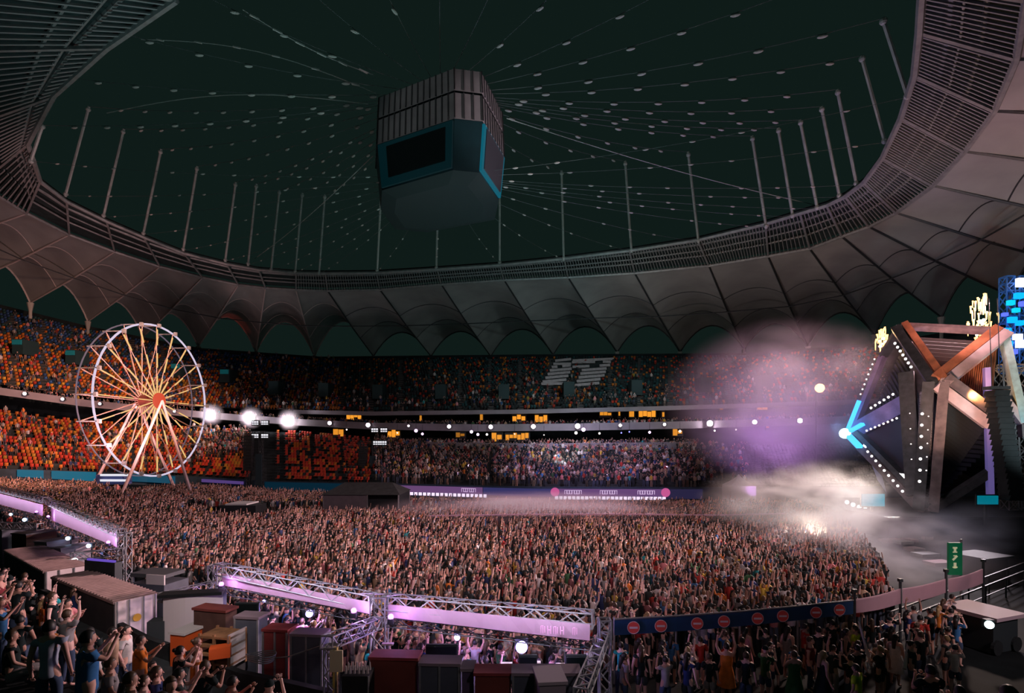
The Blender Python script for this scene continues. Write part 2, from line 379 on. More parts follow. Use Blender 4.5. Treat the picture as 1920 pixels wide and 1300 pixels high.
for k, (bx, by, tx, ty) in enumerate(MAST):
    d = float(np.interp(bx, [a for a, _ in inn_tab], [b for _, b in inn_tab])); b = at(bx, by+2, d)
    rt = root('floor_cable', b, 'thin lower roof cable from the foot of the '+ORD[k]+' mast to the cube', 'cable', 'lower roof cables')
    rt.name = 'lower_roof_cable'; L_ = (LOW-b).length; sag = lambda s: b.lerp(LOW, s)-Vector((0, 0, 3.2*s*(1-s)))
    mb = MB(); mb.tube([sag(s/8) for s in range(9)], .02, 4); part(mb, 'cable', CAB, rt)
    n = int(L_/4.2)
    for j in range(1, n-1):
        if (k*7+j*3) % 4 == 0: continue
        o = bpy.data.objects.new('clamp', clamp_me); COL.objects.link(o); o.parent = rt; o.scale = (.7, .7, .7)
        o.location = sag((j+.3*math.sin(k*2.3))/n)-b; o.rotation_euler = (0, 0, math.atan2((LOW-b).y, (LOW-b).x))
# heavier lower cables the photo shows in front of the roof
for k, (a, b, lb) in enumerate([(at(200, 212, 66), at(690, 195, 58), 'long pale cable running level from the left ring to the cube'), (at(265, 74, 60), at(705, 175, 57.5), 'bright cable with glinting clamps rising left of the hanging cube'),
     (at(455, 18, 52), at(700, 140, 57), 'short bright cable at the top, left of the cube'), (at(1545, 388, 72), at(950, 222, 58), 'long grey cable falling from the cube to the right ring'),
     (at(478, 485, 96), at(700, 292, 60), 'thin grey cable from the cube down to the back ring, left of centre')]):
    mb = MB(); n = 12
    pts = [a.lerp(b, s/n)-Vector((0, 0, (-1.6 if k < 2 else .6)*math.sin(PI*s/n))) for s in range(n+1)]
    mb.tube(pts, .045, 5)
    o = root('stay_cable', a, lb, 'cable', 'stay cables')
    part(mb, 'cable', CAB2, o)
    if k in (1, 2):
        for s in (1, 3, 5, 7, 9, 11):
            m2 = MB(); m2.bar(pts[s]-(b-a).normalized()*.45, pts[s]+(b-a).normalized()*.45, .13); part(m2, 'clamp', MB_BRIGHT, o)
# ---------------------------------------------------------------- hanging video cube
def cube():
    c = at(822, 300, 57); rt = root('video_cube', (c.x, c.y, c.z), 'large eight-sided video cube hanging dark under the closed roof', 'video cube')
    # outline in plan, eight corners (long front-left face, chamfer, right face)
    f = 57/1000
    P = lambda px, d: ((px-960)/1000*d, d)
    plan = [P(708, 56.0), P(852, 51.5), P(905, 52.0), P(944, 58.5), P(935, 64.0), P(800, 68.0), P(735, 67.0), P(706, 61)]
    cxm, cym = sum(p[0] for p in plan)/8, sum(p[1] for p in plan)/8
    def ringz(z, sc=1): return [Vector((cxm+(x-cxm)*sc, cym+(y-cym)*sc, z)) for x, y in plan]
    zt, zm, zb, zbb = 44.3, 42.0, 39.3, 34.6
    def band(mb, z0, z1, s0=1, s1=1):
        a, b = ringz(z0, s0), ringz(z1, s1)
        for i in range(8): mb.quad(a[i], a[(i+1) % 8], b[(i+1) % 8], b[i])
        return mb
    part(band(MB(), zm+.1, zt, .985, .97), 'upper_cladding', mat('cube_cladding', (.32, .30, .31), .7, noise=.2, nscale=.5), rt)
    part(band(MB(), zb, zm-.1, 1, .985), 'lower_cladding', MATS['cube_cladding'], rt)
    mb = MB(); a, b = ringz(zb+.05, 1.012), ringz(zm-.1, .997)
    a2, b2 = ringz(zm+.15, 1), ringz(zt, .98)
    for i in range(8):
        n = max(3, int((Vector(a[i])-a[(i+1) % 8]).length/.75))
        for k in range(n+1):
            mb.bar(a[i].lerp(a[(i+1) % 8], k/n), b[i].lerp(b[(i+1) % 8], k/n), .12); mb.bar(a2[i].lerp(a2[(i+1) % 8], k/n), b2[i].lerp(b2[(i+1) % 8], k/n), .10)
    part(mb, 'cladding_ribs', mat('cube_ribs', (.08, .08, .085), .6), rt)
    bl = mat('cube_housing', (.010, .045, .055), .5, noise=.2, nscale=.5)
    part(band(MB(), zbb, zb, .93, .995), 'housing', bl, rt)
    mb = MB(); t = ringz(zt, .97); bt = ringz(zbb, .93); lo = ringz(zbb-.5, .70)
    mb.v += t; mb.f.append(tuple(range(8))); part(mb, 'top', BLACK, rt)
    mb = MB(); 
    for i in range(8): mb.quad(bt[i], bt[(i+1) % 8], lo[(i+1) % 8], lo[i])
    n = len(mb.v); mb.v += lo; mb.f.append(tuple(n+k for k in range(8))); part(mb, 'underside', mat('cube_underside', (.03, .045, .045), .8), rt)
    a, b = ringz(zbb, .95), ringz(zb, 1.015)
    def face_pt(i, s, t): return a[i].lerp(a[(i+1) % 8], s).lerp(b[i].lerp(b[(i+1) % 8], s), t)
    def scr(i, s0, s1, t0, t1, m, nm, off=0, lb=None):
        nn = (face_pt(i, 1, .5)-face_pt(i, 0, .5)).cross(Vector((0, 0, 1))).normalized()
        mb = MB(); q = [face_pt(i, s0, t0), face_pt(i, s1, t0), face_pt(i, s1, t1), face_pt(i, s0, t1)]
        q = [p+nn*off for p in q]; q2 = [p-nn*.25 for p in q]
        mb.quad(*q); mb.quad(*q2[::-1])
        for j in range(4): mb.quad(q[j], q2[j], q2[(j+1) % 4], q[(j+1) % 4])
        part(mb, nm, m, rt, lb)
    te = emis('screen_frame_teal', (.0, .10, .13), .09); tb = emis('screen_frame_blue', (.0, .28, .42), .34); sk = mat('dead_screen', (.008, .014, .016), .35); s2 = mat('dead_screen_grey', (.07, .07, .085), .4)
    scr(0, .02, .98, .04, .96, te, 'screen_frame', .10, 'dim teal screen frame'); scr(0, .14, .90, .2, .86, sk, 'screen', .2)
    scr(2, .02, .98, .04, .96, tb, 'screen_frame', .10, 'bright blue screen frame'); scr(2, .10, .90, .12, .92, s2, 'screen', .2)
    mb = MB()
    for i in range(0, 8, 2): mb.tube([t[i], Vector((cxm, cym, zt+4))], .09, 5)
    part(mb, 'hanger', CAB, rt)
cube()
spot('cube_fill_side', (34, 30, 20), (-5, 57, 41), 36000, (1, .8, .85), 15, .7, .5)  # added from the right to lift the cube cladding
spot('cube_fill_front', (-26, 6, 14), (-6, 56, 41), 9000, (.9, .95, .95), 18, .7, .5)  # unseen fill added for the dark left face of the cube

# ---------------------------------------------------------------- many small bodies baked into single meshes
def bake(name, items, m):
    """items: list of (verts Nx3, faces list (tri/quad), face colour slots, P Kx3, yaw K, scale K, colours KxCx3)"""
    V = []; loops = []; starts = []; tots = []; cols = []; off = 0; lo = 0
    for verts, faces, slots, P, yaw, sc, C in items:
        verts = np.asarray(verts, float); K = len(P)
        if K == 0: continue
        c, s = np.cos(yaw)[:, None], np.sin(yaw)[:, None]; sc = np.asarray(sc)[:, None]
        x = (verts[None, :, 0]*c-verts[None, :, 1]*s)*sc+P[:, 0:1]
        y = (verts[None, :, 0]*s+verts[None, :, 1]*c)*sc+P[:, 1:2]
        z = verts[None, :, 2]*sc+P[:, 2:3]
        V.append(np.stack([x, y, z], -1).reshape(-1, 3))
        fl = np.concatenate([np.array(f) for f in faces]); ft = np.array([len(f) for f in faces])
        loops.append((fl[None, :]+(off+np.arange(K)*len(verts))[:, None]).ravel())
        fs = np.concatenate([[0], np.cumsum(ft)[:-1]])
        starts.append((fs[None, :]+(lo+np.arange(K)*len(fl))[:, None]).ravel()); tots.append(np.tile(ft, K))
        cols.append(C[:, np.array(slots), :].reshape(-1, 3))
        off += K*len(verts); lo += K*len(fl)
    V = np.concatenate(V); loops = np.concatenate(loops); starts = np.concatenate(starts); cols = np.concatenate(cols)
    me = bpy.data.meshes.new(name); me.vertices.add(len(V)); me.vertices.foreach_set('co', V.ravel())
    me.loops.add(len(loops)); me.loops.foreach_set('vertex_index', loops.astype(np.int32))
    me.polygons.add(len(starts)); me.polygons.foreach_set('loop_start', starts.astype(np.int32))
    me.update(calc_edges=True); 
    at_ = me.attributes.new('tint', 'FLOAT_COLOR', 'FACE')
    at_.data.foreach_set('color', np.concatenate([cols, np.ones((len(cols), 1))], 1).ravel().astype(np.float32))
    me.materials.append(m); o = bpy.data.objects.new(name, me); COL.objects.link(o); return o

# ---------------------------------------------------------------- seats
SEAT = MB(); SEAT.box((0, 0, .42), .44, .42, .06); SEAT.frame((0, .22, .66), Vector((.22, 0, 0)), Vector((0, .03, 0)), Vector((0, .05, .22))); SEAT.box((0, .05, .20), .08, .2, .4)
SC = {'orange': (.66, .20, .03), 'red': (.62, .06, .03), 'yellow': (.66, .34, .04), 'blue': (.03, .10, .28), 'teal': (.02, .09, .10), 'pale': (.55, .50, .55), 'dark': (.03, .04, .045)}
SPOTS = []         # free places on the stands: (point, yaw, px, row fraction, stand)
seat_rows = []     # (P, yaw, colour name, px, py, stand)
AISLES = list(range(-200, 2100, 56))
def rows(A, B_, n, p0, p1, stand, pitch=.52):
    for k in range(n):
        px = p0
        while px < p1:
            a, b, a2, b2 = A(px), B_(px), A(px+1), B_(px+1)
            p = a.lerp(b, (k+.55)/n); p2 = a2.lerp(b2, (k+.55)/n)
            z0 = a.lerp(b, k/n).z; step = (p2-p).length
            dx = pitch/step
            yaw = math.atan2(p2.y-p.y, p2.x-p.x)
            yield Vector((p.x, p.y, z0)), yaw, px, (k+.5)/n, stand
            px += dx
def isle(px, w=6): return min(abs(px-a) for a in AISLES) < w/2
def seat_colour(px, fr, stand):
    r = random.random()
    if stand == 'upper':
        if px < 640:
            if fr > .62: return 'blue' if r < .62 else ('orange' if r < .82 else 'teal')
            if fr > .33: return 'orange' if r < .42 else ('blue' if r < .72 else ('yellow' if r < .86 else 'red'))
            return 'orange' if r < .50 else ('yellow' if r < .66 else ('red' if r < .82 else 'blue'))
        return 'dark' if r < .48 else ('red' if r < .60 else ('teal' if r < .90 else 'orange'))  # darker mix puts the dimness of the centre stand into the seats
    return 'red' if r < .40-.25*fr+.2 else ('orange' if r < .9 else 'yellow')
# white seat covers: two blocks of rows on the upper stand
def white_block(px, fr):
    lean = 46*(fr-.34)
    for a, b in ((1012, 1056), (1072, 1124)):
        if a+lean < px < b+lean and .33 < fr < .98: return True
    return False
for s in list(rows(LN(FA_T), LN(UTOP), 26, -120, 1660, 'upper', .58)):
    if not isle(s[2]) or white_block(s[2], s[3]): seat_rows.append((s[0], s[1], seat_colour(s[2], s[3], 'upper'), s[2], s[3], s[4]))
for s in list(rows(LN(BTOP), LN(LTOP), 18, -120, 470, 'lower', .56)):
    if not isle(s[2]): seat_rows.append((s[0], s[1], seat_colour(s[2], s[3], 'lower'), s[2], s[3], s[4]))
for s in list(rows(LN(BTOP), LN(LTOP), 18, 1322, 1720, 'lower', .56)):
    if not isle(s[2]): seat_rows.append((s[0], s[1], 'dark', s[2], s[3], s[4]))  # dark seats added to dim steps that stray light would brighten
for s in list(rows(LN(BTOP), LN(LTOP), 18, 520, 700, 'lower', .56)):
    if not isle(s[2]): seat_rows.append((s[0], s[1], 'red' if random.random() < .6 else ('dark' if random.random() < .5 else 'orange'), s[2], s[3], s[4]))
free = [s for s in seat_rows if random.random() > .20 and not (s[5] == 'upper' and white_block(s[3], s[4]))]
covers = MB()
k0 = None
blkP = []
for s in seat_rows:
    if s[5] == 'upper' and white_block(s[3], s[4]): blkP.append(s)
# nearest 300 seats as things, the rest as one mass
free.sort(key=lambda s: s[0].length)
inview = [s for s in free if 2 < s[3] < 640]
inview.sort(key=lambda s: (s[0].xy.length))
solo = inview[:300]; solo_ids = {id(s) for s in solo}
SEATM = {c: mat('seat_'+c, SC[c], .5) for c in SC}
seat_mesh = {}
for s in solo:
    if s[2] not in seat_mesh:
        rt = root('stadium_seat', (0, 0, 0), 'x', 'seat')
        m1 = MB(); m1.box((0, 0, .42), .44, .42, .06); m2 = MB(); m2.frame((0, .22, .66), Vector((.22, 0, 0)), Vector((0, .03, 0)), Vector((0, .05, .22)))
        m3 = MB(); m3.box((0, .05, .20), .08, .2, .4)
        m1.build('seat', SEATM[s[2]], rt); m2.build('backrest', SEATM[s[2]], rt); m3.build('bracket', BLACK, rt)
        seat_mesh[s[2]] = rt; r = rt
    else:
        src = seat_mesh[s[2]]; r = src.copy(); COL.objects.link(r)
        for ch in src.children: c = ch.copy(); c.parent = r; COL.objects.link(c)
    r.location = s[0]; r.rotation_euler = (0, 0, s[1])
    where = 'lower left stand' if s[5] == 'lower' else 'upper left stand'
    r['label'] = 'empty %s plastic seat in the nearest rows of the %s' % (s[2], where); r['group'] = '%s seats of the %s' % (s[2], where)
rest = [s for s in free if id(s) not in solo_ids]
P = np.array([s[0][:] for s in rest]); Y = np.array([s[1] for s in rest]); C = np.array([SC[s[2]] for s in rest])*rng.uniform(.6, 1.2, (len(rest), 1)); C = C[:, None, :]
o = bake('stadium_seats', [(SEAT.v, SEAT.f, [0]*len(SEAT.f), P, Y, np.ones(len(P)), C)], TINT)
tag(o, 'rows of orange, red, blue and dark plastic seats filling the stands', 'seats', None, 'stuff')
# fabric covers over the two pale blocks: one long cover per row
WC = mat('seat_cover', (.62, .55, .58), .8, noise=.15, nscale=2)
rowsets = {}
for s in blkP:
    blk = 0 if s[3] < 1072 else 1
    rowsets.setdefault((blk, round(s[4]*26)), []).append(s)
mb = [MB(), MB()]; covn = 0
for (blk, r_), ss in sorted(rowsets.items()):
    ss.sort(key=lambda s: s[3])
    a, b = ss[0][0], ss[-1][0]
    cuts = [(0, 1)]
    if blk == 0 and r_ in (20, 21): cuts = [(0, .30), (.55, 1)]
    if blk == 0 and r_ == 13: cuts = [(0, .72)]
    if blk == 1 and r_ in (19, 20): cuts = [(0, .45), (.72, 1)]
    if blk == 1 and r_ == 22: cuts = [(0, .6), (.8, 1)]
    for c0, c1 in cuts:
        p, q = a.lerp(b, c0), a.lerp(b, c1)
        o = MB().bar(p+Vector((0, .1, .55)), q+Vector((0, .1, .55)), .46, .55).build('seat_cover', WC)
        tag(o, 'long pale fabric cover over a seat row, %s pale block on the upper stand' % ('left' if blk == 0 else 'right'), 'seat cover', 'pale seat covers of the %s block' % ('left' if blk == 0 else 'right'))

# ---------------------------------------------------------------- low-detail bodies for the masses
def mini(kind):
    """slots: 0 skin 1 hair 2 top 3 legs. faces +x."""
    mb = MB(); sl = []
    def add(fn, slot):
        n = len(mb.f); fn(); sl.extend([slot]*(len(mb.f)-n))
    def head():
        n0 = len(mb.f); mb.ball((.01, 0, 1.60), .105, .085, .125, n=6, m=5); 
        for f in mb.f[n0:]:
            c = sum((mb.v[i] for i in f), Vector())/len(f)
            sl.append(1 if (c.x < .0 or c.z > 1.66) else 0)
    head()
    def torso(): 
        b = len(mb.v)
        for z, rx, ry in ((.92, .10, .15), (1.22, .11, .17), (1.44, .09, .20), (1.52, .05, .06)):
            for k in range(6):
                a = 2*PI*k/6; mb.v.append(Vector((rx*math.cos(a), ry*math.sin(a), z)))
        for i in range(3):
            for k in range(6): mb.f.append((b+i*6+k, b+i*6+(k+1) % 6, b+(i+1)*6+(k+1) % 6, b+(i+1)*6+k))
    add(torso, 2)
    def limb(pts, r, slot): add(lambda: mb.tube(pts, r, 4, cap=False, r2=r*.7), slot)
    for s in (-1, 1):
        sh = (0, .20*s, 1.42)
        up = kind in ('both', 'clap') or (kind == 'one' and s == 1)
        if kind == 'both' or (kind == 'one' and s == 1):
            e, h = (.08, .27*s, 1.62), (.12, .22*s, 1.95)
        elif kind == 'clap': e, h = (.18, .22*s, 1.30), (.36, .06*s, 1.60)
        elif kind == 'phone': e, h = (.2, .2*s, 1.35), (.32, .08*s, 1.72)
        else: e, h = (-.02, .25*s, 1.15), (.10, .24*s, .92)
        limb([sh, e], .05, 2); limb([e, h], .042, 0)
        limb([(0, .09*s, .95), (.02, .10*s, .5), (-.02, .11*s, 0)], .085, 3)
    return mb.v, mb.f, sl
KINDS = ['down', 'one', 'both', 'clap', 'phone']
MINI = {k: mini(k) for k in KINDS}
SKINS = [(.80, .46, .38), (.70, .38, .30), (.88, .56, .48), (.50, .27, .20), (.78, .47, .41)]
HAIRS = [(.02, .014, .012), (.035, .02, .014), (.08, .045, .025), (.22, .13, .06), (.015, .015, .015)]
TOPS = {'black': (.018, .028, .030), 'dark grey': (.05, .065, .07), 'white': (.72, .68, .68), 'red': (.50, .05, .04), 'pink': (.65, .25, .28), 'navy': (.03, .05, .16), 'blue': (.05, .18, .42),  # black is tinted teal to imitate blacks lifted by haze
        'orange': (.75, .22, .04), 'yellow': (.75, .52, .08), 'grey': (.30, .29, .30), 'green': (.05, .16, .07), 'tan': (.48, .33, .22), 'turquoise': (.03, .38, .42), 'maroon': (.22, .04, .05)}
TW = {'black': 40, 'dark grey': 14, 'white': 14, 'red': 6, 'pink': 6, 'navy': 7, 'blue': 4, 'orange': 2.5, 'yellow': 2.5, 'grey': 10, 'green': 2, 'tan': 6, 'turquoise': 1, 'maroon': 4}
TN = list(TW); TWn = np.array([TW[k] for k in TN]); TWn = TWn/TWn.sum()
LEGS = [(.03, .04, .05), (.02, .02, .022), (.10, .13, .20), (.20, .17, .13), (.35, .22, .17)]
def mass(name, P, yaw, kindw, label, dens=1):
    K = len(P); kk = rng.choice(len(KINDS), K, p=np.array(kindw)/sum(kindw)); sc = rng.uniform(.92, 1.07, K)
    C = np.zeros((K, 4, 3)); C[:, 0] = np.array(SKINS)[rng.integers(0, 5, K)]; C[:, 1] = np.array(HAIRS)[rng.integers(0, 5, K)]
    C[:, 2] = np.array([TOPS[k] for k in TN])[rng.choice(len(TN), K, p=TWn)]; C[:, 3] = np.array(LEGS)[rng.integers(0, 5, K)]
    C *= np.clip(rng.lognormal(-.12, .42, (K, 1, 1)), .3, 1.35)
    items = [(MINI[k][0], MINI[k][1], MINI[k][2], P[kk == i], yaw[kk == i], sc[kk == i], C[kk == i]) for i, k in enumerate(KINDS)]
    o = bake(name, items, TINT); tag(o, label, 'crowd', None, 'stuff'); return o

# where the pitch crowd stands (plan outline), things it leaves free
def plan(px, py, z=0): d = (EYE-z)*F/(py-YH); return ((px-960)/F*d, d)
STAGE_PT = np.array([42.0, 50.0])
def pp(pts, x, y):                      # vectorised point in polygon
    ins = np.zeros(len(x), bool); n = len(pts)
    for i in range(n):
        x0, y0 = pts[i]; x1, y1 = pts[(i+1) % n]
        c = ((y0 > y) != (y1 > y)) & (x < (x1-x0)*(y-y0)/(y1-y0+1e-12)+x0); ins ^= c
    return ins
# banner line in plan (defined with the banners below); the crowd starts behind it
BAN = [(-250, 0, 60), (0, 928, 45), (225, 1008, 26), (410, 1078, 19.5), (560, 1106, 17.2), (700, 1132, 15.6), (910, 1160, 14.4), (1125, 1176, 13.7), (1150, 0, 17.6), (1600, 0, 19.7), (1845, 0, 24)]
def ban_xy(px): d = interp(px, BAN)[1]+1.2; return ((px-960)/F*d, d)
FRONT = [ban_xy(p) for p in (-250, 0, 120, 235, 410, 560, 710, 900, 1080, 1150, 1350, 1580)]
CTOP = [(-150, 890), (0, 897), (160, 903), (275, 906), (400, 909), (500, 916), (630, 923), (700, 930), (1000, 938), (1300, 938), (1420, 936)]
def far_xy(px):
    y = float(np.interp(px, *zip(*CTOP))); d = 70
    for _ in range(8): d = (EYE-1.65-gz((px-960)/F*d, 0))*F/(y-YH)
    return ((px-960)/F*d, d)
FAR = [far_xy(p) for p in (1420, 1200, 1000, 800, 600, 500, 400, 275, 160, 0, -150)]
POLY = FRONT+[(15.8, 22.6), (18.2, 26), (21.5, 32), (26, 41), (30.5, 50), (31, 58)]+FAR
HOLES = []          # (cx, cy, hx, hy, yaw) boxes the crowd keeps clear of
def hole(c, hx, hy, yaw=0): HOLES.append((c[0], c[1], hx, hy, yaw))
hole(at(600, 960, 56), 14, 2.6, .06)      # lane between the two control tents
hole(at(690, 960, 55), 4.2, 3.0); hole(at(462, 975, 52), 3.8, 3.2)
hole(at(280, 905, 74), 2.6, 10)
hole(at(300, 1075, 25), 3.2, 2.0)
N0 = 30000
cx_ = rng.uniform(-95, 40, 5*N0); cy_ = rng.uniform(15, 96, 5*N0)
ok = pp(POLY, cx_, cy_)
for hx0, hy0, a, b, yw in HOLES:
    dx, dy = cx_-hx0, cy_-hy0; c, s = math.cos(-yw), math.sin(-yw)
    ok &= ~((np.abs(dx*c-dy*s) < a) & (np.abs(dx*s+dy*c) < b))
# keep them apart on a coarse grid
cx_, cy_ = cx_[ok], cy_[ok]
pxs = cx_/cy_*F+960; vis = (pxs > -40) & (pxs < 1960); cx_, cy_ = cx_[vis], cy_[vis]
key = (np.floor(cx_/.52).astype(int)*4000+np.floor(cy_/.52).astype(int)); _, idx = np.unique(key, return_index=True)
# jittered cell centres
ci = np.floor(cx_[idx]/.52); cj = np.floor(cy_[idx]/.52)
jx = rng.uniform(.26, .74, len(idx)); jy = rng.uniform(.26, .74, len(idx))
keep = rng.uniform(0, 1, len(idx)) < np.where(cj*.52 < 45, .88, .80)
PX, PY = ((ci+jx)*.52)[keep], ((cj+jy)*.52)[keep]
PZ = gzv(PX, PY)
print('pitch crowd', len(PX))
order = np.argsort(np.hypot(PX, PY)); PX, PY, PZ = PX[order], PY[order], PZ[order]
NEARN = 190                              # the nearest of these become individual people below
crowd_near = [(PX[i], PY[i], PZ[i]) for i in range(NEARN)]
PX, PY, PZ = PX[NEARN:], PY[NEARN:], PZ[NEARN:]
yaw = np.arctan2(STAGE_PT[1]-PY, STAGE_PT[0]-PX)+rng.normal(0, .45, len(PX))
mass('concert_crowd', np.stack([PX, PY, PZ], 1), yaw, (40, 18, 20, 12, 10), 'dense standing concert crowd filling the pitch, many arms raised')

# spectators on the stands
SP, SY = [], []
solo_cells = {(round(q[0].x), round(q[0].y)) for q in solo}
def near_solo(p): return any((round(p.x)+i, round(p.y)+j) in solo_cells for i in (-1, 0, 1) for j in (-1, 0, 1))
def put(gen, prob, dz=0):
    for p, yw, px, fr, st in gen:
        if random.random() < prob(px, fr) and not isle(px, 4) and not (st == 'lower' and near_solo(p)): SP.append((p.x, p.y, p.z+dz)); SY.append(yw-PI/2+random.gauss(0, .3))
put(rows(LN(BTOP), LN(LTOP), 18, 705, 1320, 'lower', .50), lambda px, fr: .66)
put(rows(LN(BTOP), LN(LTOP), 18, 1320, 1400, 'lower', .50), lambda px, fr: .3)
put(rows(LN(BTOP), LN(LTOP), 18, -60, 470, 'lower', .6), lambda px, fr: .10+.12*(1-fr)+(.55 if px > 360 else 0))
put(rows(LN(FA_T), LN(UTOP), 26, -60, 640, 'upper', .6), lambda px, fr: .07+.10*(1-fr)+(.2 if px > 430 else 0)*(1-fr))
put(rows(LN(FA_T), LN(UTOP), 26, 640, 1660, 'upper', .7), lambda px, fr: max(0, .22-.35*fr)*(0 if white_block(px, fr) else 1))
for T, p0, p1, z0, pr in ((FB_T, -60, 1600, -1.1, .55), (FC_T, 700, 1320, -1.1, .6)):
    for kk in range(3):
        px = p0
        while px < p1:
            q = line(T, px)+Vector((0, 1.2+kk*.9, z0)); px += 7
            if random.random() < pr: SP.append(q[:]); SY.append(-PI/2+random.gauss(0, .4))
mass('spectators', np.array(SP), np.array(SY), (60, 8, 8, 14, 10), 'spectators standing in the rows of the stands and on the balconies')

# ---------------------------------------------------------------- ferris wheel
def ferris():
    hub = at(280, 752, 74); R_ = 10.4; phi = math.radians(86); T_ = Vector((math.cos(phi), math.sin(phi), 0)); Nn = Vector((T_.y, -T_.x, 0)); Zz = Vector((0, 0, 1))
    rt = root('ferris_wheel', (hub.x, hub.y, gz(hub.x, 0)), 'tall lit ferris wheel with white rim and glowing yellow spokes behind the crowd', 'ferris wheel')
    RIM = emis('rim_led_white', (.78, .68, .88), .85); RIM2 = emis('rim_led_dim', (.55, .42, .60), .22); SPK = mat('wheel_steel', (.35, .22, .20), .5)
    DASH = emis('spoke_led_yellow', (1, .62, .22), .85); DASH2 = emis('spoke_led_orange', (1, .36, .12), .42)
    NS = 20
    for side, off in ((0, 1.05), (1, -1.05)):
        c = hub+Nn*off
        for k in range(NS):
            a0, a1 = 2*PI*(k+.03)/NS, 2*PI*(k+.97)/NS
            mb = MB(); mb.tube([c+(T_*math.cos(a)+Zz*math.sin(a))*R_ for a in (a0, (a0*2+a1)/3, (a0+2*a1)/3, a1)], .13 if not side else .09, 6)
            part(mb, 'rim_segment', RIM if not side else RIM2, rt)
        for k in range(NS):
            a = 2*PI*k/NS; dv = T_*math.cos(a)+Zz*math.sin(a); mb = MB()
            mb.tube([c+dv*.8, c+dv*R_], .06, 4); sp = part(mb, 'spoke', SPK, rt)
            mb = MB()
            for r0, r1 in (((.7, 3.5), (4.6, 6.6), (7.7, 9.9)) if k % 2 else ((.7, 3.3), (4.3, 6.4), (8.0, 9.8))):
                mb.bar(c+dv*r0+Nn*(.1 if not side else -.1), c+dv*r1+Nn*(.1 if not side else -.1), .125 if not side else .09)
            part(mb, 'light_strip', DASH if not side else DASH2, rt, via=sp, label='glowing yellow light strip' if not side else 'glowing orange light strip')
    for k in range(NS):
        a = 2*PI*k/NS; dv = T_*math.cos(a)+Zz*math.sin(a); mb = MB()
        mb.tube([hub+dv*R_+Nn*1.45, hub+dv*R_-Nn*1.45], .09, 5)
        mb.box(hub+dv*R_+Nn*1.45, .35, .35, .5); part(mb, 'rim_crossbar', STEEL, rt)
    mb = MB(); mb.disc(hub, Nn, .8, 2.8, 20); part(mb, 'hub', mat('hub_dark', (.12, .03, .02), .5), rt)
    mb = MB(); mb.disc(hub+Nn*1.45, Nn, 1.1, .25, 28); part(mb, 'hub_disc', emis('hub_red', (.85, .07, .02), .75), rt, 'glowing orange-red hub disc')
    LEGM = mat('wheel_leg', (.75, .55, .58), .5)
    for off, pa, pb in ((1.9, (222, 66.5), (364, 68)), (-1.9, (168, 73), (330, 80))):
        for q in (pa, pb):
            t = hub+Nn*off; X_ = (q[0]-960)/F*q[1]; b = Vector((X_, q[1], gz(X_, 0)))
            mb = MB(); mb.tube([b, t], .22, 6, r2=.15); part(mb, 'support_leg', LEGM, rt)
    mb = MB(); mb.box((hub.x, hub.y-1, gz(hub.x, 0)+.3), 3.6, 15, .6, 0); part(mb, 'platform', DSTEEL, rt)
    mb = MB(); mb.box(at(214, 899, 72.5), 3.6, 1.8, 1.3); part(mb, 'ticket_booth', mat('booth_blue', (.08, .12, .35), .6), rt)
    for dz in (.42, -.3):
        mb = MB(); mb.box(at(214, 897, 71.4)+Vector((0, 0, dz)), 3.7, .12, .28); part(mb, 'booth_light_bar', emis('booth_led', (.9, .9, 1), .9), rt, 'white light bar')
ferris()

# ---------------------------------------------------------------- balcony floodlights, lit rooms, LED boards
lamp_w = emis('floodlight_lens', (1, .80, .92), 9); lamp_s = emis('small_lamp_lens', (1, .84, .90), 3.5)
LAMPS = [(46,730,.28),(117,742,.26),(187,753,.24),(255,762,.2),(327,771,.24),(397,777,.62),(471,783,.68),(543,787,.66),(618,791,.34),(690,795,.38),(766,794,.2),(842,797,.32),(920,798,.36),(1000,797,.38),(1083,795,.44),(1163,791,.28),
         (1246,789,.26),(1331,783,.50),(1415,778,.36),(1500,772,.40)]
lights_here = {397: 900, 471: 1000, 543: 1000, 1331: 500}
for k, (px, py, r) in enumerate(LAMPS):
    q = line(FB_T, px); d = q.y-.7; c = at(px, py, d); c.z = q.z-.5
    size = 'large glaring' if r > .45 else 'small white'
    rt = root('floodlight', c, size+' floodlight on the balcony edge, '+ORD[k]+(' of twenty from the left' if k else ' of twenty'), 'floodlight', 'floodlights along the balcony')
    mb = MB(); mb.box(c+Vector((0, .25, 0)), r*2.1, .3, r*2.1); mb.bar(c+Vector((0, .3, 0)), c+Vector((0, .9, -.1)), .08); part(mb, 'housing', BLACK, rt)
    mb = MB(); mb.disc(c, (0, 1, 0), r, .12, 18); part(mb, 'lens', lamp_w if r > .3 else lamp_s, rt)
    if px in lights_here:
        l = bpy.data.lights.new('floodlight_beam', 'POINT'); o = bpy.data.objects.new('floodlight_beam', l); COL.objects.link(o)
        l.energy = lights_here[px]; l.color = (1, .8, .9); l.shadow_soft_size = .2; o.location = Vector((0, -.6, -.1)); o.parent = rt
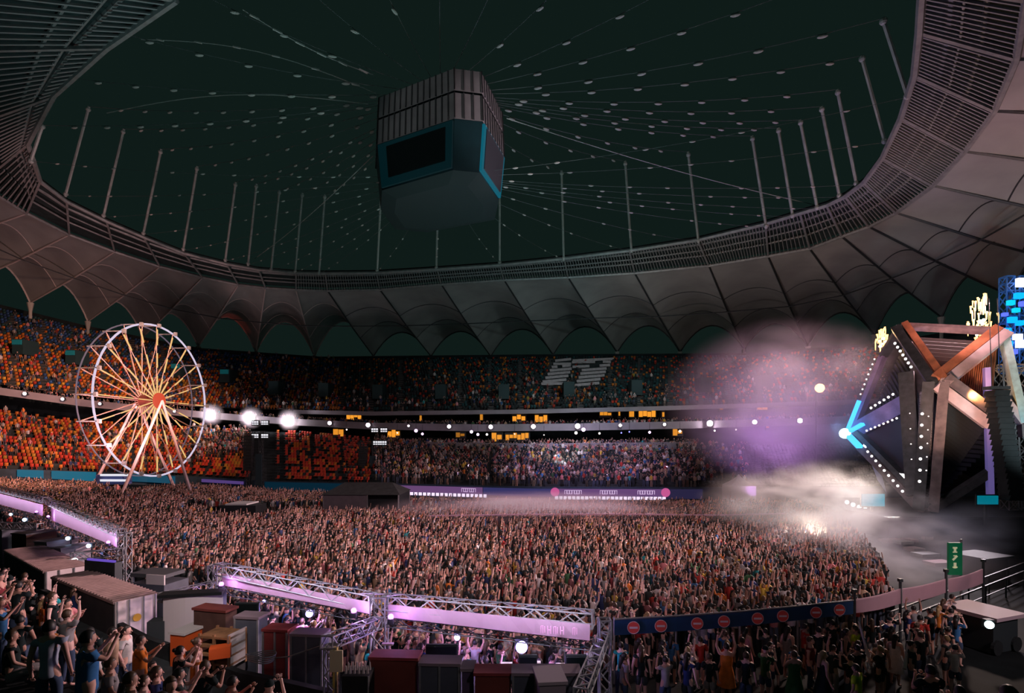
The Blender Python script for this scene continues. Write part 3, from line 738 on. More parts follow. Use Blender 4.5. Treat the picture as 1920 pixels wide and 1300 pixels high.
# lamps deep in the balcony bars
barl = [(650,806,.14,'w'),(780,808,.30,'p'),(792,814,.22,'p'),(884,810,.28,'p'),(896,815,.24,'p'),(913,815,.2,'w'),(745,812,.12,'w'),(1080,812,.26,'w'),(1094,806,.34,'p'),(1124,813,.18,'w'),(1218,811,.22,'p'),(1275,809,.22,'w'),(1020,816,.10,'w'),(700,806,.12,'w'),(965,814,.10,'w'),(1165,812,.12,'b'),(1180,810,.12,'b'),(1340,808,.16,'w'),(1380,806,.12,'w')]
bm_ = {'w': emis('bar_lamp_white', (1, .88, .85), 3), 'p': emis('bar_lamp_lilac', (.9, .55, 1), 4), 'b': emis('bar_lamp_blue', (.25, .25, 1), 3)}
bn = {'w': 'white', 'p': 'lilac', 'b': 'blue'}
for k, (px, py, r, c_) in enumerate(barl):
    q = line(FC_T, px); c = at(px, py, q.y+1.2); mb = MB(); mb.ball(c, r, n=8, m=5)
    nth = sum(1 for z in barl if z[0] < px)
    rt = root('bar_lamp', c, '%s bar lamp on the middle terrace, %s from the left' % (bn[c_], 'first' if nth == 0 else ORD[nth]), 'lamp', 'bar lamps on the terrace')
    part(mb, 'bulb', bm_[c_], rt)
    mb = MB(); mb.tube([c, c+Vector((0, 0, 1.6))], .03, 4); part(mb, 'stem', BLACK, rt)
for k, (px, py) in enumerate(((720,868),(793,870),(858,888),(879,873),(950,875),(1069,875),(1137,890),(1142,872),(1246,858),(1250,876))):
    fr = (float(interp(px, BTOP)[0])-py)/(interp(px, BTOP)[0]-interp(px, LTOP)[0]); q = line(BTOP, px).lerp(line(LTOP, px), fr); c = at(px, py, q.y-1.2)
    r_ = root('phone_light', c, 'tiny lilac-white phone light in the far stand crowd, '+ORD[k]+(' of ten' if k else ' of ten'), 'phone', 'phone lights in the far stand'); part(MB().ball(c, .16, n=8, m=5), 'lens', bm_['p'], r_); part(MB().box(c+Vector((0, .16, -.1)), .2, .04, .4), 'phone_body', BLACK, r_)
# orange lit rooms behind the balconies
rooms = [(650,678,770,788,0,1),(787,791,776,790,0,.6),(900,906,776,788,0,.6),(961,986,778,790,0,1),(1003,1027,778,792,0,1),(1125,1147,772,782,0,.8),(1160,1163,772,783,0,.8),(1180,1190,771,783,0,.8),(1198,1230,769,782,0,1),(1242,1246,770,783,0,.8),
         (625,645,805,820,1,.8),(727,750,805,822,1,1),(855,872,811,821,1,.35),(922,942,811,830,1,.9),(948,992,812,826,1,.9),(1262,1280,805,817,1,.8),(1420,1440,756,770,0,.8),(1350,1356,760,772,0,.6),(1505,1530,750,760,0,.7),(1437,1442,795,806,1,.7)]
for k, (x0, x1, y0, y1, lv_, s_) in enumerate(rooms):
    T = FB_T if lv_ == 0 else FC_T
    q = line(T, (x0+x1)/2); dd = q.y+4.6 if lv_ == 0 else q.y+4.2
    a, b = at(x0, y1, dd), at(x1, y0, dd)
    rt = root('lit_room', (a.x, dd, a.z), 'orange lit bar window behind the %s balcony, %s of twenty from the left' % ('upper' if lv_ == 0 else 'middle', ORD[sorted(r[0] for r in rooms).index(x0)].replace('leftmost', 'first')), 'lit window', 'orange lit bar windows')
    n = max(1, int((x1-x0)/7)); ms = emis('bar_glow_%d' % int(s_*10), (1, .36, .03), .95*s_)
    mb = MB(); random.seed(k)
    for j in range(n):
        xa, xb = a.x+(b.x-a.x)*j/n, a.x+(b.x-a.x)*(j+.86)/n; z0, z1 = a.z+(b.z-a.z)*random.choice([0, .1, .3]), b.z-(b.z-a.z)*random.choice([0, .05, .25])
        mb.box(((xa+xb)/2, dd, (z0+z1)/2), xb-xa, .2, max(.2, z1-z0))
    part(mb, 'glowing_panel', ms, rt)
    mb = MB(); mb.box(((a.x+b.x)/2, dd+.2, (a.z+b.z)/2), b.x-a.x+.3, .2, b.z-a.z+.2); part(mb, 'frame', BLACK, rt)
random.seed(11)
# led ribbons on the pitch wall
def ribbon(p0, p1, dy0, dy1, name, m, label, cat='led board', off=.35, n=None, gap=0):
    n = n or max(1, int((p1-p0)/25)); mb = MB()
    for i in range(n):
        a, b = p0+(p1-p0)*i/n, p0+(p1-p0)*(i+1-gap)/n
        A0, A1 = line(BTOP, a), line(BTOP, b); B0, B1 = line(BASE, a), line(BASE, b)
        o = Vector((0, -off, 0)); q = [A0.lerp(B0, dy0)+o, A1.lerp(B1, dy0)+o, A1.lerp(B1, dy1)+o, A0.lerp(B0, dy1)+o]; q2 = [p+Vector((0, .15, 0)) for p in q]
        mb.quad(*q); mb.quad(*q2[::-1]); mb.quad(q[0], q2[0], q2[1], q[1]); mb.quad(q[3], q[2], q2[2], q2[3])
    o = mb.build(name, m); tag(o, label, cat, 'pitch-side boards' ); return o
teal = emis('led_teal', (.0, .22, .36), .55)
ribbon(36, 84, .05, .92, 'led_board', teal, 'bright turquoise board at the far left edge of pitch')
ribbon(100, 182, .05, .92, 'led_board', teal, 'long turquoise board just left of the ferris wheel legs')
ribbon(228, 330, .1, .8, 'led_board', emis('led_teal_dim', (.0, .15, .27), .40), 'turquoise board seen through the ferris wheel base')
ribbon(380, 458, .2, .5, 'led_board', emis('led_violet', (.22, .12, .5), .35), 'thin violet board right of the ferris wheel')
ribbon(498, 690, .1, .9, 'led_board', emis('led_navy', (.0, .05, .10), .30), 'dim navy board in front of the red seats')
ribbon(722, 905, .15, .72, 'led_board', emis('led_lilac', (.36, .16, .46), .36), 'lilac board under the far stand, left one')
ribbon(906, 1040, .15, .8, 'led_board', emis('led_blue', (.07, .07, .28), .42), 'plain dark blue board in the middle of the far side')
ribbon(1041, 1248, .15, .72, 'led_board', emis('led_lilac2', (.32, .14, .44), .38), 'lilac board with lettering under the far stand, right one')
ribbon(1250, 1316, .15, .9, 'led_board', emis('led_navy2', (.06, .05, .16), .30), 'dull violet board at the right end of the far stand')
ribbon(722, 752, .70, .95, 'light_strip', emis('strip_blue', (.1, .15, 1), 1.2), 'short blue light strip below the lilac board', 'light strip', .6, 4, .4)
ribbon(754, 915, .72, .98, 'light_strip', emis('strip_white', (.95, .75, 1), 1.15), 'bright white broken light strip, left of two', 'light strip', .6, 20, .3)
ribbon(1040, 1248, .74, .98, 'light_strip', MATS['strip_white'], 'bright white broken light strip, right of two', 'light strip', .6, 26, .25)
# lettering-like marks on the right board (blurred blocks, as in the photo)
mk = emis('board_mark', (.85, .6, .95), .75)
for nm, p0, p1 in (('left', 1060, 1092), ('middle', 1126, 1158), ('right', 1196, 1228), ('far left', 868, 894)):
    mb = MB(); n = 7
    for i in range(n):
        a = p0+(p1-p0)*i/n; A0, B0 = line(BTOP, a), line(BASE, a); q = A0.lerp(B0, .40)+Vector((0, -.55, 0))
        for j, (dx, dz, w, h) in enumerate(((-.14, 0, .07, .55), (.14, 0, .07, .55), (0, .24, .28, .07), (0, -.24, .28, .07))[:(4 if i % 3 else 3)]): mb.box(q+Vector((dx, 0, dz)), w, .06, h)
    tag(mb.build('board_lettering', mk), 'small glowing lettering on the pitch-side board, '+nm+' of four', 'lettering', 'board lettering')
for nm, p in (('left end', 1040), ('right end', 1246)):
    A0, B0 = line(BTOP, p), line(BASE, p); mb = MB(); mb.disc(A0.lerp(B0, .40)+Vector((0, -.55, 0)), (0, 1, 0), .62, .1); tag(mb.build('round_emblem', emis('emblem_pink', (.9, .15, .45), .6)), 'round pink emblem at the '+nm+' of the lettered board', 'emblem')

# vomitories (dark stair mouths) on the upper stand
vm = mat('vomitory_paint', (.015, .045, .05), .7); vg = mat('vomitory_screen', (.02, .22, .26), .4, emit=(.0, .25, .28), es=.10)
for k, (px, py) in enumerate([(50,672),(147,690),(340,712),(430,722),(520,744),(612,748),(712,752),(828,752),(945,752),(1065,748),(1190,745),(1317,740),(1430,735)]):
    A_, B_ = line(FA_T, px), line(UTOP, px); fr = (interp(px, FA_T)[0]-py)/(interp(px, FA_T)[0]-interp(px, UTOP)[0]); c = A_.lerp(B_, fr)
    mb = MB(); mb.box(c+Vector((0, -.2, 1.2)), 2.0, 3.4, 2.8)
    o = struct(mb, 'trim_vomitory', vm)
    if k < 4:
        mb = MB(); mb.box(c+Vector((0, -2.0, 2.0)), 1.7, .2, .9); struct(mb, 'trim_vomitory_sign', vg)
# aisle stair treads on the left stands
mb = MB()
for px in AISLES:
    if -60 < px < 1650:
        A_, B_ = line(FA_T, px), line(UTOP, px)
        for k in range(26): p = A_.lerp(B_, (k+.5)/26); mb.box(Vector((p.x, p.y, A_.lerp(B_, k/26).z+.12)), 1.1, .5, .24)
struct(mb, 'trim_aisle_steps', mat('aisle_concrete', (.12, .11, .11), .9))
# staircase with a pale rail near the red seats
for k, px in enumerate((645, 660)):
    a = at(px-12, 892, 92.5); b = at(px+4, 866, 99); mb = MB()
    mb.bar(a, b, .12); mb.bar(a+Vector((0, 0, .9)), b+Vector((0, 0, .9)), .12)
    for s in range(7): q = a.lerp(b, s/6); mb.bar(q, q+Vector((0, 0, .9)), .08)
    tag(mb.build('stair_rail', mat('rail_pale', (.7, .8, .75), .5)), 'pale stair rail left of the far stand, '+('left' if k == 0 else 'right')+' of the pair', 'stair rail')

# ---------------------------------------------------------------- delay towers with line arrays and blinders
def tower(px, py_base, d, top_py, name_lab, blinders, arr=((-.9, .9),)):
    b = at(px, py_base, d); b.z = gz(b.x, 0); rt = root('delay_tower', b, name_lab, 'speaker tower')
    top = at(px, top_py, d).z; mb = MB()
    for dx in (-1.0, 1.0): mb.truss(b+Vector((dx, 0, 0)), Vector((b.x+dx, d, top)), .5, r=.05)
    part(mb, 'mast_truss', DSTEEL, rt)
    mb = MB(); mb.truss((b.x-1.6, d, top), (b.x+1.6, d, top), .5, r=.05); part(mb, 'top_truss', DSTEEL, rt)
    for (z0, z1, w) in arr:
        n = 12
        for k in range(n):
            z = top-.6-(top-b.z)*.62*k/n; x = b.x-.5-.25*math.sin(k/n*1.4)
            m2 = MB(); m2.box((x, d-.9+.02*k, z), 1.3, .8, (top-b.z)*.62/n*.92); part(m2, 'speaker_cabinet', BLACK, rt)
    mb = MB(); mb.box((b.x+.9, d-.6, b.z+3.1), 1.0, .2, 5.4); part(mb, 'scrim', mat('tower_scrim', (.03, .05, .06), .9), rt)
    for (dx, dz) in blinders:
        c = Vector((b.x+dx, d-.4, top+dz)); m2 = MB(); m2.box(c+Vector((0, .2, 0)), 1.25, .3, .85); bl = part(m2, 'blinder', BLACK, rt)
        m2 = MB()
        for i in range(3):
            m2.box(c+Vector(((i-1)*.38, 0, .15)), .28, .1, .28); m2.box(c+Vector(((i-1)*.38, 0, -.2)), .28, .1, .18)
        part(m2, 'lamp_cells', emis('blinder_cell', (.95, .93, 1), .9), rt, via=bl, label='white lamp cells')
tower(478, 922, 86, 812, 'tall dark speaker tower with four white blinders right of ferris wheel', [(-.9+1.1, 1.6), (.65+1.1, 1.6), (-.9+1.1, -.5), (.65+1.1, -.5)], ((0, 0, 0),))
tower(690, 930, 88, 832, 'smaller dark speaker tower with two white blinders by the red seats', [(1.2, 2.2), (2.7, 2.2), (1.5, .1), (2.6, .1)], ((0, 0, 0),))

# ---------------------------------------------------------------- control tents on the pitch, peaked tent, crowd barrier
def foh():
    # big grey tent box
    c = at(690, 990, 54); c.z = 0; rt = root('control_tent', c, 'grey boxy control tent with dark sloping roof standing in the crowd', 'tent')
    y0, y1, x0, x1 = 51.5, 57, c.x-3.6, c.x+3.6; h = 2.95
    mb = MB(); mb.box(((x0+.3+.8*(x1-x0))/2+x0*.0-0+(-.0), y0, h/2), 4.4, .12, h)
    mb = MB(); mb.box((x0+2.1, y0, h/2), 4.2, .12, h); mb.box((x0, (y0+y1)/2, h/2), .12, y1-y0, h); part(mb, 'wall_sheet', mat('tent_sheet', (.16, .14, .16), .9, noise=.1), rt)
    mb = MB(); mb.box((x1-.02, (y0+y1)/2, h/2), .12, y1-y0, h); mb.box((x0+5.6, y0+.6, h/2), 3.0, .1, h); part(mb, 'dark_side', mat('tent_dark', (.03, .035, .04), .9), rt)
    mb = MB(); r0, r1 = h, h+1.0
    A_, B_, C_, D_ = Vector((x0-.2, y0-.2, r0)), Vector((x1+.2, y0-.2, r0)), Vector((x1+.2, y1, r0)), Vector((x0-.2, y1, r0)); E1, E2 = Vector((x0+1.2, (y0+y1)/2, r1)), Vector((x1-1.2, (y0+y1)/2, r1))
    mb.quad(A_, B_, E2, E1); mb.quad(D_, C_, E2, E1); mb.v += [A_, D_, E1, B_, C_, E2]; n = len(mb.v)-6; mb.f += [(n, n+1, n+2), (n+3, n+4, n+5)]
    part(mb, 'roof', mat('tent_roof', (.05, .055, .055), .9, noise=.2), rt)
    mb = MB()
    for x in (x0, x0+4.2, x1): 
        for y in (y0, y1): mb.tube([(x, y, 0), (x, y, h)], .07, 5)
    part(mb, 'pole', STEEL, rt)
    # low camera platform with white canopy
    c = at(466, 985, 52); c.z = 0; rt = root('camera_platform', c, 'black camera platform with a white flat canopy, left of the control tent', 'platform')
    mb = MB(); mb.box((c.x+.4, 52, .55), 6.0, 4.2, 1.1); part(mb, 'deck', BLACK, rt)
    mb = MB(); mb.box((c.x+0, 51, 1.6), 3.4, 2.2, 1.0); part(mb, 'cabin', BLACK, rt)
    mb = MB(); mb.box((c.x-.1, 51, 2.2), 2.0, 2.4, .14); part(mb, 'canopy', mat('canopy_white', (.8, .8, .78), .6), rt, 'bright white canopy')
    for (xa, xb, ya, lab) in ((485, 560, 985, 'left'), (560, 630, 982, 'right')):
        mb = MB(); a = at(xa, ya, 50); b = at(xb, ya-3, 52.5); a.z = b.z = .62; mb.bar(a, b, .1, 1.2); mb.bar(a+Vector((0, .0, .62)), b+Vector((0, 0, .62)), .16, .08)
        for s in range(6): q = a.lerp(b, s/5); mb.bar(q-Vector((0, 0, .6)), q+Vector((0, 0, .7)), .08)
        tag(mb.build('lane_fence', mat('fence_sheet', (.05, .055, .06), .8, noise=.2)), 'low dark fence beside the lane to the control tent, '+lab+' half', 'fence')
foh()
c = at(1385, 936, 70); c.z = 0; rt = root('peaked_tent', c, 'small white peaked tent at the far edge of the crowd', 'tent')
mb = MB(); mb.box(c+Vector((0, 0, 1.2)), 3.2, 3.0, 2.4); part(mb, 'canopy_wall', mat('tent_white', (.75, .68, .72), .8), rt)
mb = MB(); n = 0
prof = [(1.75, 2.4), (1.1, 2.8), (.6, 3.15), (.24, 3.5), (.05, 3.8)]
for (r0, z0), (r1, z1) in zip(prof, prof[1:]):
    for k in range(4):
        a, b = PI/4+PI/2*k, PI/4+PI/2*(k+1); s = 1.3
        mb.quad(*[c+Vector((math.cos(t)*r*s, math.sin(t)*r*s*.9, z)) for t, r, z in ((a, r0, z0), (b, r0, z0), (b, r1, z1), (a, r1, z1))])
part(mb, 'peaked_roof', MATS['tent_white'], rt)
bars_ = [(-7, 45), (1, 45.8), (9, 46.0), (17.5, 45.5), (24, 46.5)]
for k, (a, b) in enumerate(zip(bars_, bars_[1:])):
    mb = MB(); A_, B_ = Vector((a[0], a[1], 0)), Vector((b[0], b[1], 0)); n = 8
    for s in range(n+1): q = A_.lerp(B_, s/n); mb.bar(q, q+Vector((0, 0, 1.75)), .07)
    mb.bar(A_+Vector((0, 0, .9)), B_+Vector((0, 0, .9)), .05, 1.5)
    rt = root('crowd_barrier', A_, 'crowd barrier with a pale top rail across the pitch, '+ORD[k]+(' section from the left' if k else ' section'), 'barrier', 'crowd barrier run')
    part(mb, 'panel', mat('barrier_sheet', (.12, .10, .12), .7), rt); mb = MB(); mb.bar(A_+Vector((0, 0, 1.8)), B_+Vector((0, 0, 1.8)), .12, .1); part(mb, 'top_rail', mat('barrier_rail', (.7, .45, .6), .5), rt)

# ---------------------------------------------------------------- stage
def stage():
    d0 = 50
    A_, B_, C_, D_, E_, Ft = at(1690, 612, 52), at(1880, 622, 47), at(1762, 716, 46), at(1862, 790, 45), at(1742, 958, 47), at(1598, 812, 57)
    G_ = at(1918, 795, 45); A2 = at(1656, 668, 55)
    rt = root('stage_structure', (38, 50, 0), 'huge faceted star-shaped stage structure of triangular beams with bulb rows', 'stage')
    BR = mat('stage_beam', (.17, .13, .13), .6, noise=.45, nscale=1.2); BO = mat('stage_beam_rust', (.55, .20, .10), .6, noise=.35, nscale=1.0)
    BW = mat('stage_beam_white', (.80, .62, .62), .5, noise=.2, nscale=1); BD = mat('stage_beam_dark', (.05, .055, .06), .6, noise=.4, nscale=2); BV = mat('stage_beam_violet', (.26, .18, .34), .6, noise=.3, nscale=1)
    ctr = at(1760, 800, 62)
    def beam(a, b, w, m, t=.8, lab=None, off=0):
        mb = MB(); a, b = Vector(a), Vector(b); ax = (b-a).normalized(); v = ((a+b)/2-ctr).normalized(); y = (v-ax*v.dot(ax)).normalized(); x = ax.cross(y)
        o = x*off
        mb.frame((a+b)/2+o, x*w/2, y*t/2, (b-a)/2); part(mb, 'beam', m, rt, lab)
    O = lambda p, dx, dy: p+Vector((dx, 0, dy))
    beam(A_, B_, .35, BR); beam(A_, C_, .75, BD, off=.45); beam(A_, C_, .55, BO, off=-.35, lab='rust coloured beam'); beam(B_, C_, .7, BO, off=.45, lab='rust coloured beam'); beam(B_, C_, .8, BW, off=-.35, lab='pale front beam')
    beam(C_, D_, .85, BW, off=.4, lab='pale front beam'); beam(C_, D_, .8, BR, off=-.5); beam(C_, E_, .85, BD, off=.75); beam(C_, E_, .75, BR, off=-.3)
    beam(B_, G_, .55, mat('stage_beam_cyan', (.55, .75, .75), .5, noise=.2), lab='pale cyan beam'); beam(G_, at(1880, 745, 46), .5, BW); beam(G_, at(1920, 820, 45), .5, BR)
    beam(A2, Ft, .45, BV); beam(A_, A2, .4, BD); beam(Ft, E_, .8, BR, off=.3); beam(Ft, E_, .5, BD, off=-.5)
    beam(Ft, at(1706, 752, 52), 1.6, BV, off=0); beam(E_, at(1868, 878, 46), .6, BD); beam(at(1700, 700, 50), at(1715, 930, 48), 1.2, BD, t=1.0); beam(A_, at(1737, 752, 49), .8, BD)
    beam(at(1738, 735, 48), at(1730, 945, 48), 1.0, mat('stage_gear', (.16, .15, .17), .5, .3, noise=.9, nscale=6), t=.8)
    beam(at(1850, 690, 46), at(1857, 940, 46), .4, mat('stage_led_column', (.35, .25, .5), .5, emit=(.25, .22, .75), es=.22), lab='violet lit column')
    # louvre panels set back inside the triangles
    def louvre(P3, n, m, back=1.5, nm='louvre_panel', lab=None):
        mb = MB(); v = (sum(P3, Vector())/3-ctr).normalized(); o = -v*back; a, b, c = [p+o for p in P3]
        bk = MB(); bk.v += [a-v*.35, b-v*.35, c-v*.35]; bk.f.append((0, 1, 2)); part(bk, 'panel_backing', BLACK, rt)
        for k in range(1, n):
            t = k/n; mb.bar(a.lerp(c, t), b.lerp(c, t), .09, .3)
        part(mb, nm, m, rt, lab)
    LD = mat('louvre_dark', (.022, .026, .026), .7); LO = mat('louvre_orange_lit', (.45, .16, .07), .6, noise=.3)  # orange slats carry their lamplight in the base colour
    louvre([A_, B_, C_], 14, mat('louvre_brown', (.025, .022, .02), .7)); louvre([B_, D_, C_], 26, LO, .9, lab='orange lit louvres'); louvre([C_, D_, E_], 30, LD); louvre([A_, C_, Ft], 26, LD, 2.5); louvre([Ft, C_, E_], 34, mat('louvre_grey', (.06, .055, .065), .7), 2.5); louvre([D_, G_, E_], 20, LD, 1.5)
    mb = MB()      # closed dark body behind
    pts = [p+(ctr-p).normalized()*3.2 for p in (A_, B_, G_, at(1900, 950, 45), E_, Ft, A2)]
    mb.v += pts+[ctr]; n = len(pts)
    for k in range(n): mb.f.append((k, (k+1) % n, n))
    mb.f.append(tuple(range(n))); part(mb, 'body', mat('stage_body', (.010, .014, .015), .8), rt)
    bulb = emis('bulb_white', (1, .93, .92), 2.2)
    def bulbs(a, b, n, r=.13):
        mb = MB(); v = ((a+b)/2-ctr).normalized()
        for k in range(n): mb.ball(a.lerp(b, k/(n-1))+v*.9, r, n=6, m=4)
        part(mb, 'bulb_row', bulb, rt)
    bulbs(at(1682, 652, 51), at(1712, 696, 49.5), 7); bulbs(at(1640, 768, 54), at(1681, 743, 52), 6); bulbs(at(1632, 808, 54), at(1688, 785, 52), 8, .11); bulbs(at(1633, 843, 54), at(1698, 916, 49), 9); bulbs(at(1731, 775, 46.5), at(1726, 900, 46.5), 7)
    bulbs(at(1648, 680, 54.5), at(1622, 745, 55.5), 8, .09); bulbs(at(1742, 780, 46), at(1738, 880, 46), 5, .06); bulbs(at(1709, 775, 48), at(1712, 860, 48), 4, .06)
    # glowing tip
    m2 = emis('tip_blue', (.05, .42, 1), 2.2); m3 = emis('tip_white', (.5, .85, 1), 5)
    for (p, q, w, m) in ((Ft, Ft.lerp(A2, .42), .5, m2), (Ft, Ft.lerp(E_, .2), .6, m2), (Ft, Ft.lerp(at(1706, 752, 52), .30), .6, m2)):
        mb = MB(); v = ((p+q)/2-ctr).normalized()*.9; mb.bar(p+v, q+v, w, .3); part(mb, 'blue_light_bar', m, rt)
    mb = MB(); mb.ball(Ft+(Ft-ctr).normalized()*1.1, .55, n=12, m=8); part(mb, 'tip_lamp', m3, rt, 'bright blue-white tip lamp')
    # pale lower fin of the left wing
    mb = MB(); a, b, c = at(1614, 842, 55.5), at(1634, 870, 54), at(1662, 925, 52); 
    mb.v += [a, at(1618, 848, 55), at(1650, 880, 53), b, c, at(1645, 900, 53.5)]; mb.f += [(0, 1, 2, 4, 5, 3)]
    n = 6; mb.v += [p+Vector((.3, .4, 0)) for p in mb.v[:6]]; mb.f.append((6, 7, 8, 10, 11, 9))
    part(mb, 'wing_fin', mat('wing_fin', (.5, .55, .75), .5), rt, 'pale blue fin')
    # stage deck
    rt2 = root('stage_deck', (36, 50, 0), 'dark raised stage deck below the star structure', 'stage deck')
    mb = MB(); mb.box((46, 52, .9), 30, 16, 1.8); part(mb, 'deck', mat('stage_deck', (.014, .018, .02), .5, noise=.3), rt2)
    mb = MB(); mb.box((46, 43.9, .9), 30, .15, 1.7); part(mb, 'front_skirt', BLACK, rt2)
    for k, (px, py, w) in enumerate(((1671, 1014, 1.6), (1692, 1017, 1.2), (1705, 1013, .8), (1714, 1030, 1.0), (1735, 1040, 1.5), (1760, 1056, 1.6), (1732, 1008, .9))):
        c = at(px, py, 7.85*F/(py-YH)); tag(MB().box(c, w, .9, .22, .2).build('stage_riser', mat('riser_%d' % (k % 3), ((.6, .45, .45), (.5, .5, .5), (.35, .18, .2))[k % 3], .6)), 'small low riser box in front of the stage, '+ORD[k]+(' of seven from left' if k else ' of seven'), 'riser', 'stage riser boxes')
    for k, (px, py, w, h) in enumerate(((1637, 938, 2.0, 1.1), (1852, 938, 1.6, .7))):
        c = at(px, py, 48 if k == 0 else 43.5); r3 = root('stage_screen', c, ('bright' if k == 0 else 'dim')+' cyan video screen at the foot of the stage '+('left' if k == 0 else 'right')+' side', 'screen')
        part(MB().box(c, w, .15, h), 'screen', emis('cyan_screen%d' % k, (.0, .50, .70), (.6, .3)[k]), r3); part(MB().box(c+Vector((0, .12, 0)), w+.2, .1, h+.2), 'frame', BLACK, r3)
        part(MB().box(c+Vector((0, .2, -h/2-.8)), .2, .2, 1.8), 'stand', BLACK, r3)
    for k in range(5):
        c = at(1588+k*11.5, 942+k*4.6, 52-k*.6); r3 = root('strobe_lamp', c, 'white strobe lamp on the stage front edge, '+ORD[k]+(' of five from left' if k else ' of five'), 'lamp', 'strobe lamps on the stage front')
        part(MB().ball(c, .19, n=8, m=5), 'bulb', emis('strobe', (1, .95, 1), 4), r3); part(MB().tube([c, Vector((c.x, c.y, 0))], .06, 5), 'stand', BLACK, r3)
    # hanging line array right
    rt3 = root('line_array', at(1880, 720, 43.5), 'tall black hanging speaker line array at the right of the stage', 'speaker array')
    for k in range(20):
        t = k/20; p = at(1869+30*t, 738+205*t, 43.5); part(MB().frame(p, Vector((.62, 0, 0)), Vector((0, .5, 0)), Vector((.08, 0, .23))), 'speaker_cabinet', BLACK, rt3)
    part(MB().box(at(1868, 728, 43.5), 1.6, .8, .25), 'rigging_frame', DSTEEL, rt3)
    mb = MB(); [mb.tube([at(1868+s, 728, 43.5), at(1862+s, 560, 46)], .04, 4) for s in (-8, 8)]; part(mb, 'chain', DSTEEL, rt3)
    rt4 = root('scaffold_tower', at(1905, 960, 43), 'grey truss scaffold tower behind the speaker array at right edge', 'scaffold')
    mb = MB()
    for px in (1893, 1917): mb.truss(Vector((at(px, 960, 49).x, 49, 1.8)), at(px-12, 690, 49), .9, r=.05)
    part(mb, 'truss', mat('scaffold_grey', (.40, .38, .40), .5, .2), rt4)
    mb = MB(); 
    for py in (690, 850, 900): mb.truss(at(1875, py, 49.6), at(1945, py, 49.6), .6, r=.04)
    part(mb, 'cross_truss', MATS['scaffold_grey'], rt4)
    # blue lit scaffold with lamps, upper right
    rt5 = root('light_rig', at(1910, 640, 58), 'blue glowing light rig above the stage at the right edge', 'light rig')
    mb = MB(); 
    for px in (1888, 1912, 1936): mb.truss(at(px, 700, 58), at(px, 520, 58), .9, r=.07)
    for py in (540, 600, 650): mb.truss(at(1880, py, 58), at(1960, py, 58), .8, r=.07)
    part(mb, 'truss', mat('rig_blue', (.05, .2, .5), .5), rt5)
    cols = [((.0, .35, 1), 1.6), ((.0, .6, .8), 1.2), ((.7, .7, 1), 3.0), ((.1, .15, 1), 1.4)]
    random.seed(5)
    for (px, py, r, c_) in [(1917,530,.9,2),(1895,568,.5,1),(1905,582,.45,1),(1898,600,.6,0),(1912,606,.5,0),(1888,620,.5,0),(1908,632,.6,2),(1916,645,.8,2),(1890,645,.55,0),(1900,660,.5,3),(1884,590,.35,3),(1918,570,.5,3),(1910,555,.6,0)]:
        part(MB().box(at(px, py, 57), r*1.3, .4, r), 'lamp', emis('rig_lamp%d' % c_, *cols[c_]), rt5)
    # flame bursts of the two pyrotechnic jets
    for nm, cx0, cy0, sx, sy, n, d, foot in (('larger right', 1840, 600, 24, 48, 62, 50, 0), ('smaller left', 1655, 637, 13, 20, 30, 56, 0)):
        mb = MB(); random.seed(3)
        for k in range(n):
            u = random.random(); px = cx0+random.gauss(0, 1)*sx*(.25+.35*(1-abs(2*u-.9))); py = cy0+sy*(.9-1.8*u)
            p = at(px, py, d+random.uniform(-.8, .8)); L_ = random.uniform(.3, .8); r = random.uniform(.05, .11)
            mb.tube([p-Vector((0, 0, L_)), p, p+Vector((random.uniform(-.1, .1), 0, L_*.5))], r*.4, 5, r2=r)
        r6 = root('flame_burst', at(cx0, cy0+sy, d), nm+' golden spark burst above the stage', 'fireworks')
        part(mb, 'sparks', emis('gold_spark', (1, .48, .14), 4.5), r6)
        mb = MB()
        for k in range(int(n*.2)):
            px = cx0+random.gauss(0, 1)*sx*.22; py = cy0+sy*random.uniform(-.1, .7); mb.ball(at(px, py, d), random.uniform(.10, .17), n=6, m=4)
        part(mb, 'core', emis('spark_core', (1, .80, .5), 7), r6)
        mb = MB(); mb.tube([at(cx0, cy0+sy+8, d), at(cx0, cy0+sy*.5, d)], .15, 6); part(mb, 'nozzle', DSTEEL, r6)
        l = bpy.data.lights.new('spark_light', 'POINT'); o = bpy.data.objects.new('spark_light', l); COL.objects.link(o); l.energy = 1500 if sx > 20 else 500; l.color = (1, .55, .25); l.shadow_soft_size = .6; o.location = at(cx0, cy0, d-1)
    c = at(1537, 728, 74); r7 = root('followspot', c, 'round orange-white follow spot glowing in the smoke left of the stage', 'spotlight')
    part(MB().ball(c, .62, n=12, m=8), 'lens', emis('followspot', (1, .55, .25), 5), r7); part(MB().box(c+Vector((0, .8, 0)), 1.1, 1, 1.1), 'housing', BLACK, r7); part(MB().tube([c+Vector((0, .8, 0)), Vector((c.x, c.y+.8, 0))], .12, 6), 'pole', DSTEEL, r7)
stage()
c = at(1516, 1002, 38.5); rt = root('added_glow_lamp', c, 'warm glaring pit lamp in the smoke above the crowd before the stage', 'lamp'); part(MB().ball(c, .12, n=8, m=6), 'bulb', emis('added_glow_lamp', (1, .85, .7), 6), rt); part(MB().tube([c, Vector((c.x, c.y, 0))], .04, 5), 'stand', DSTEEL, rt)
l = bpy.data.lights.new('added_glow_light', 'POINT'); o = bpy.data.objects.new('added_glow_light', l); COL.objects.link(o); l.energy = 330; l.color = (1, .82, .66); l.shadow_soft_size = .2; o.location = (0, -.4, .3); o.parent = rt  # lamp, stand and light added to make a warm glow in the smoke
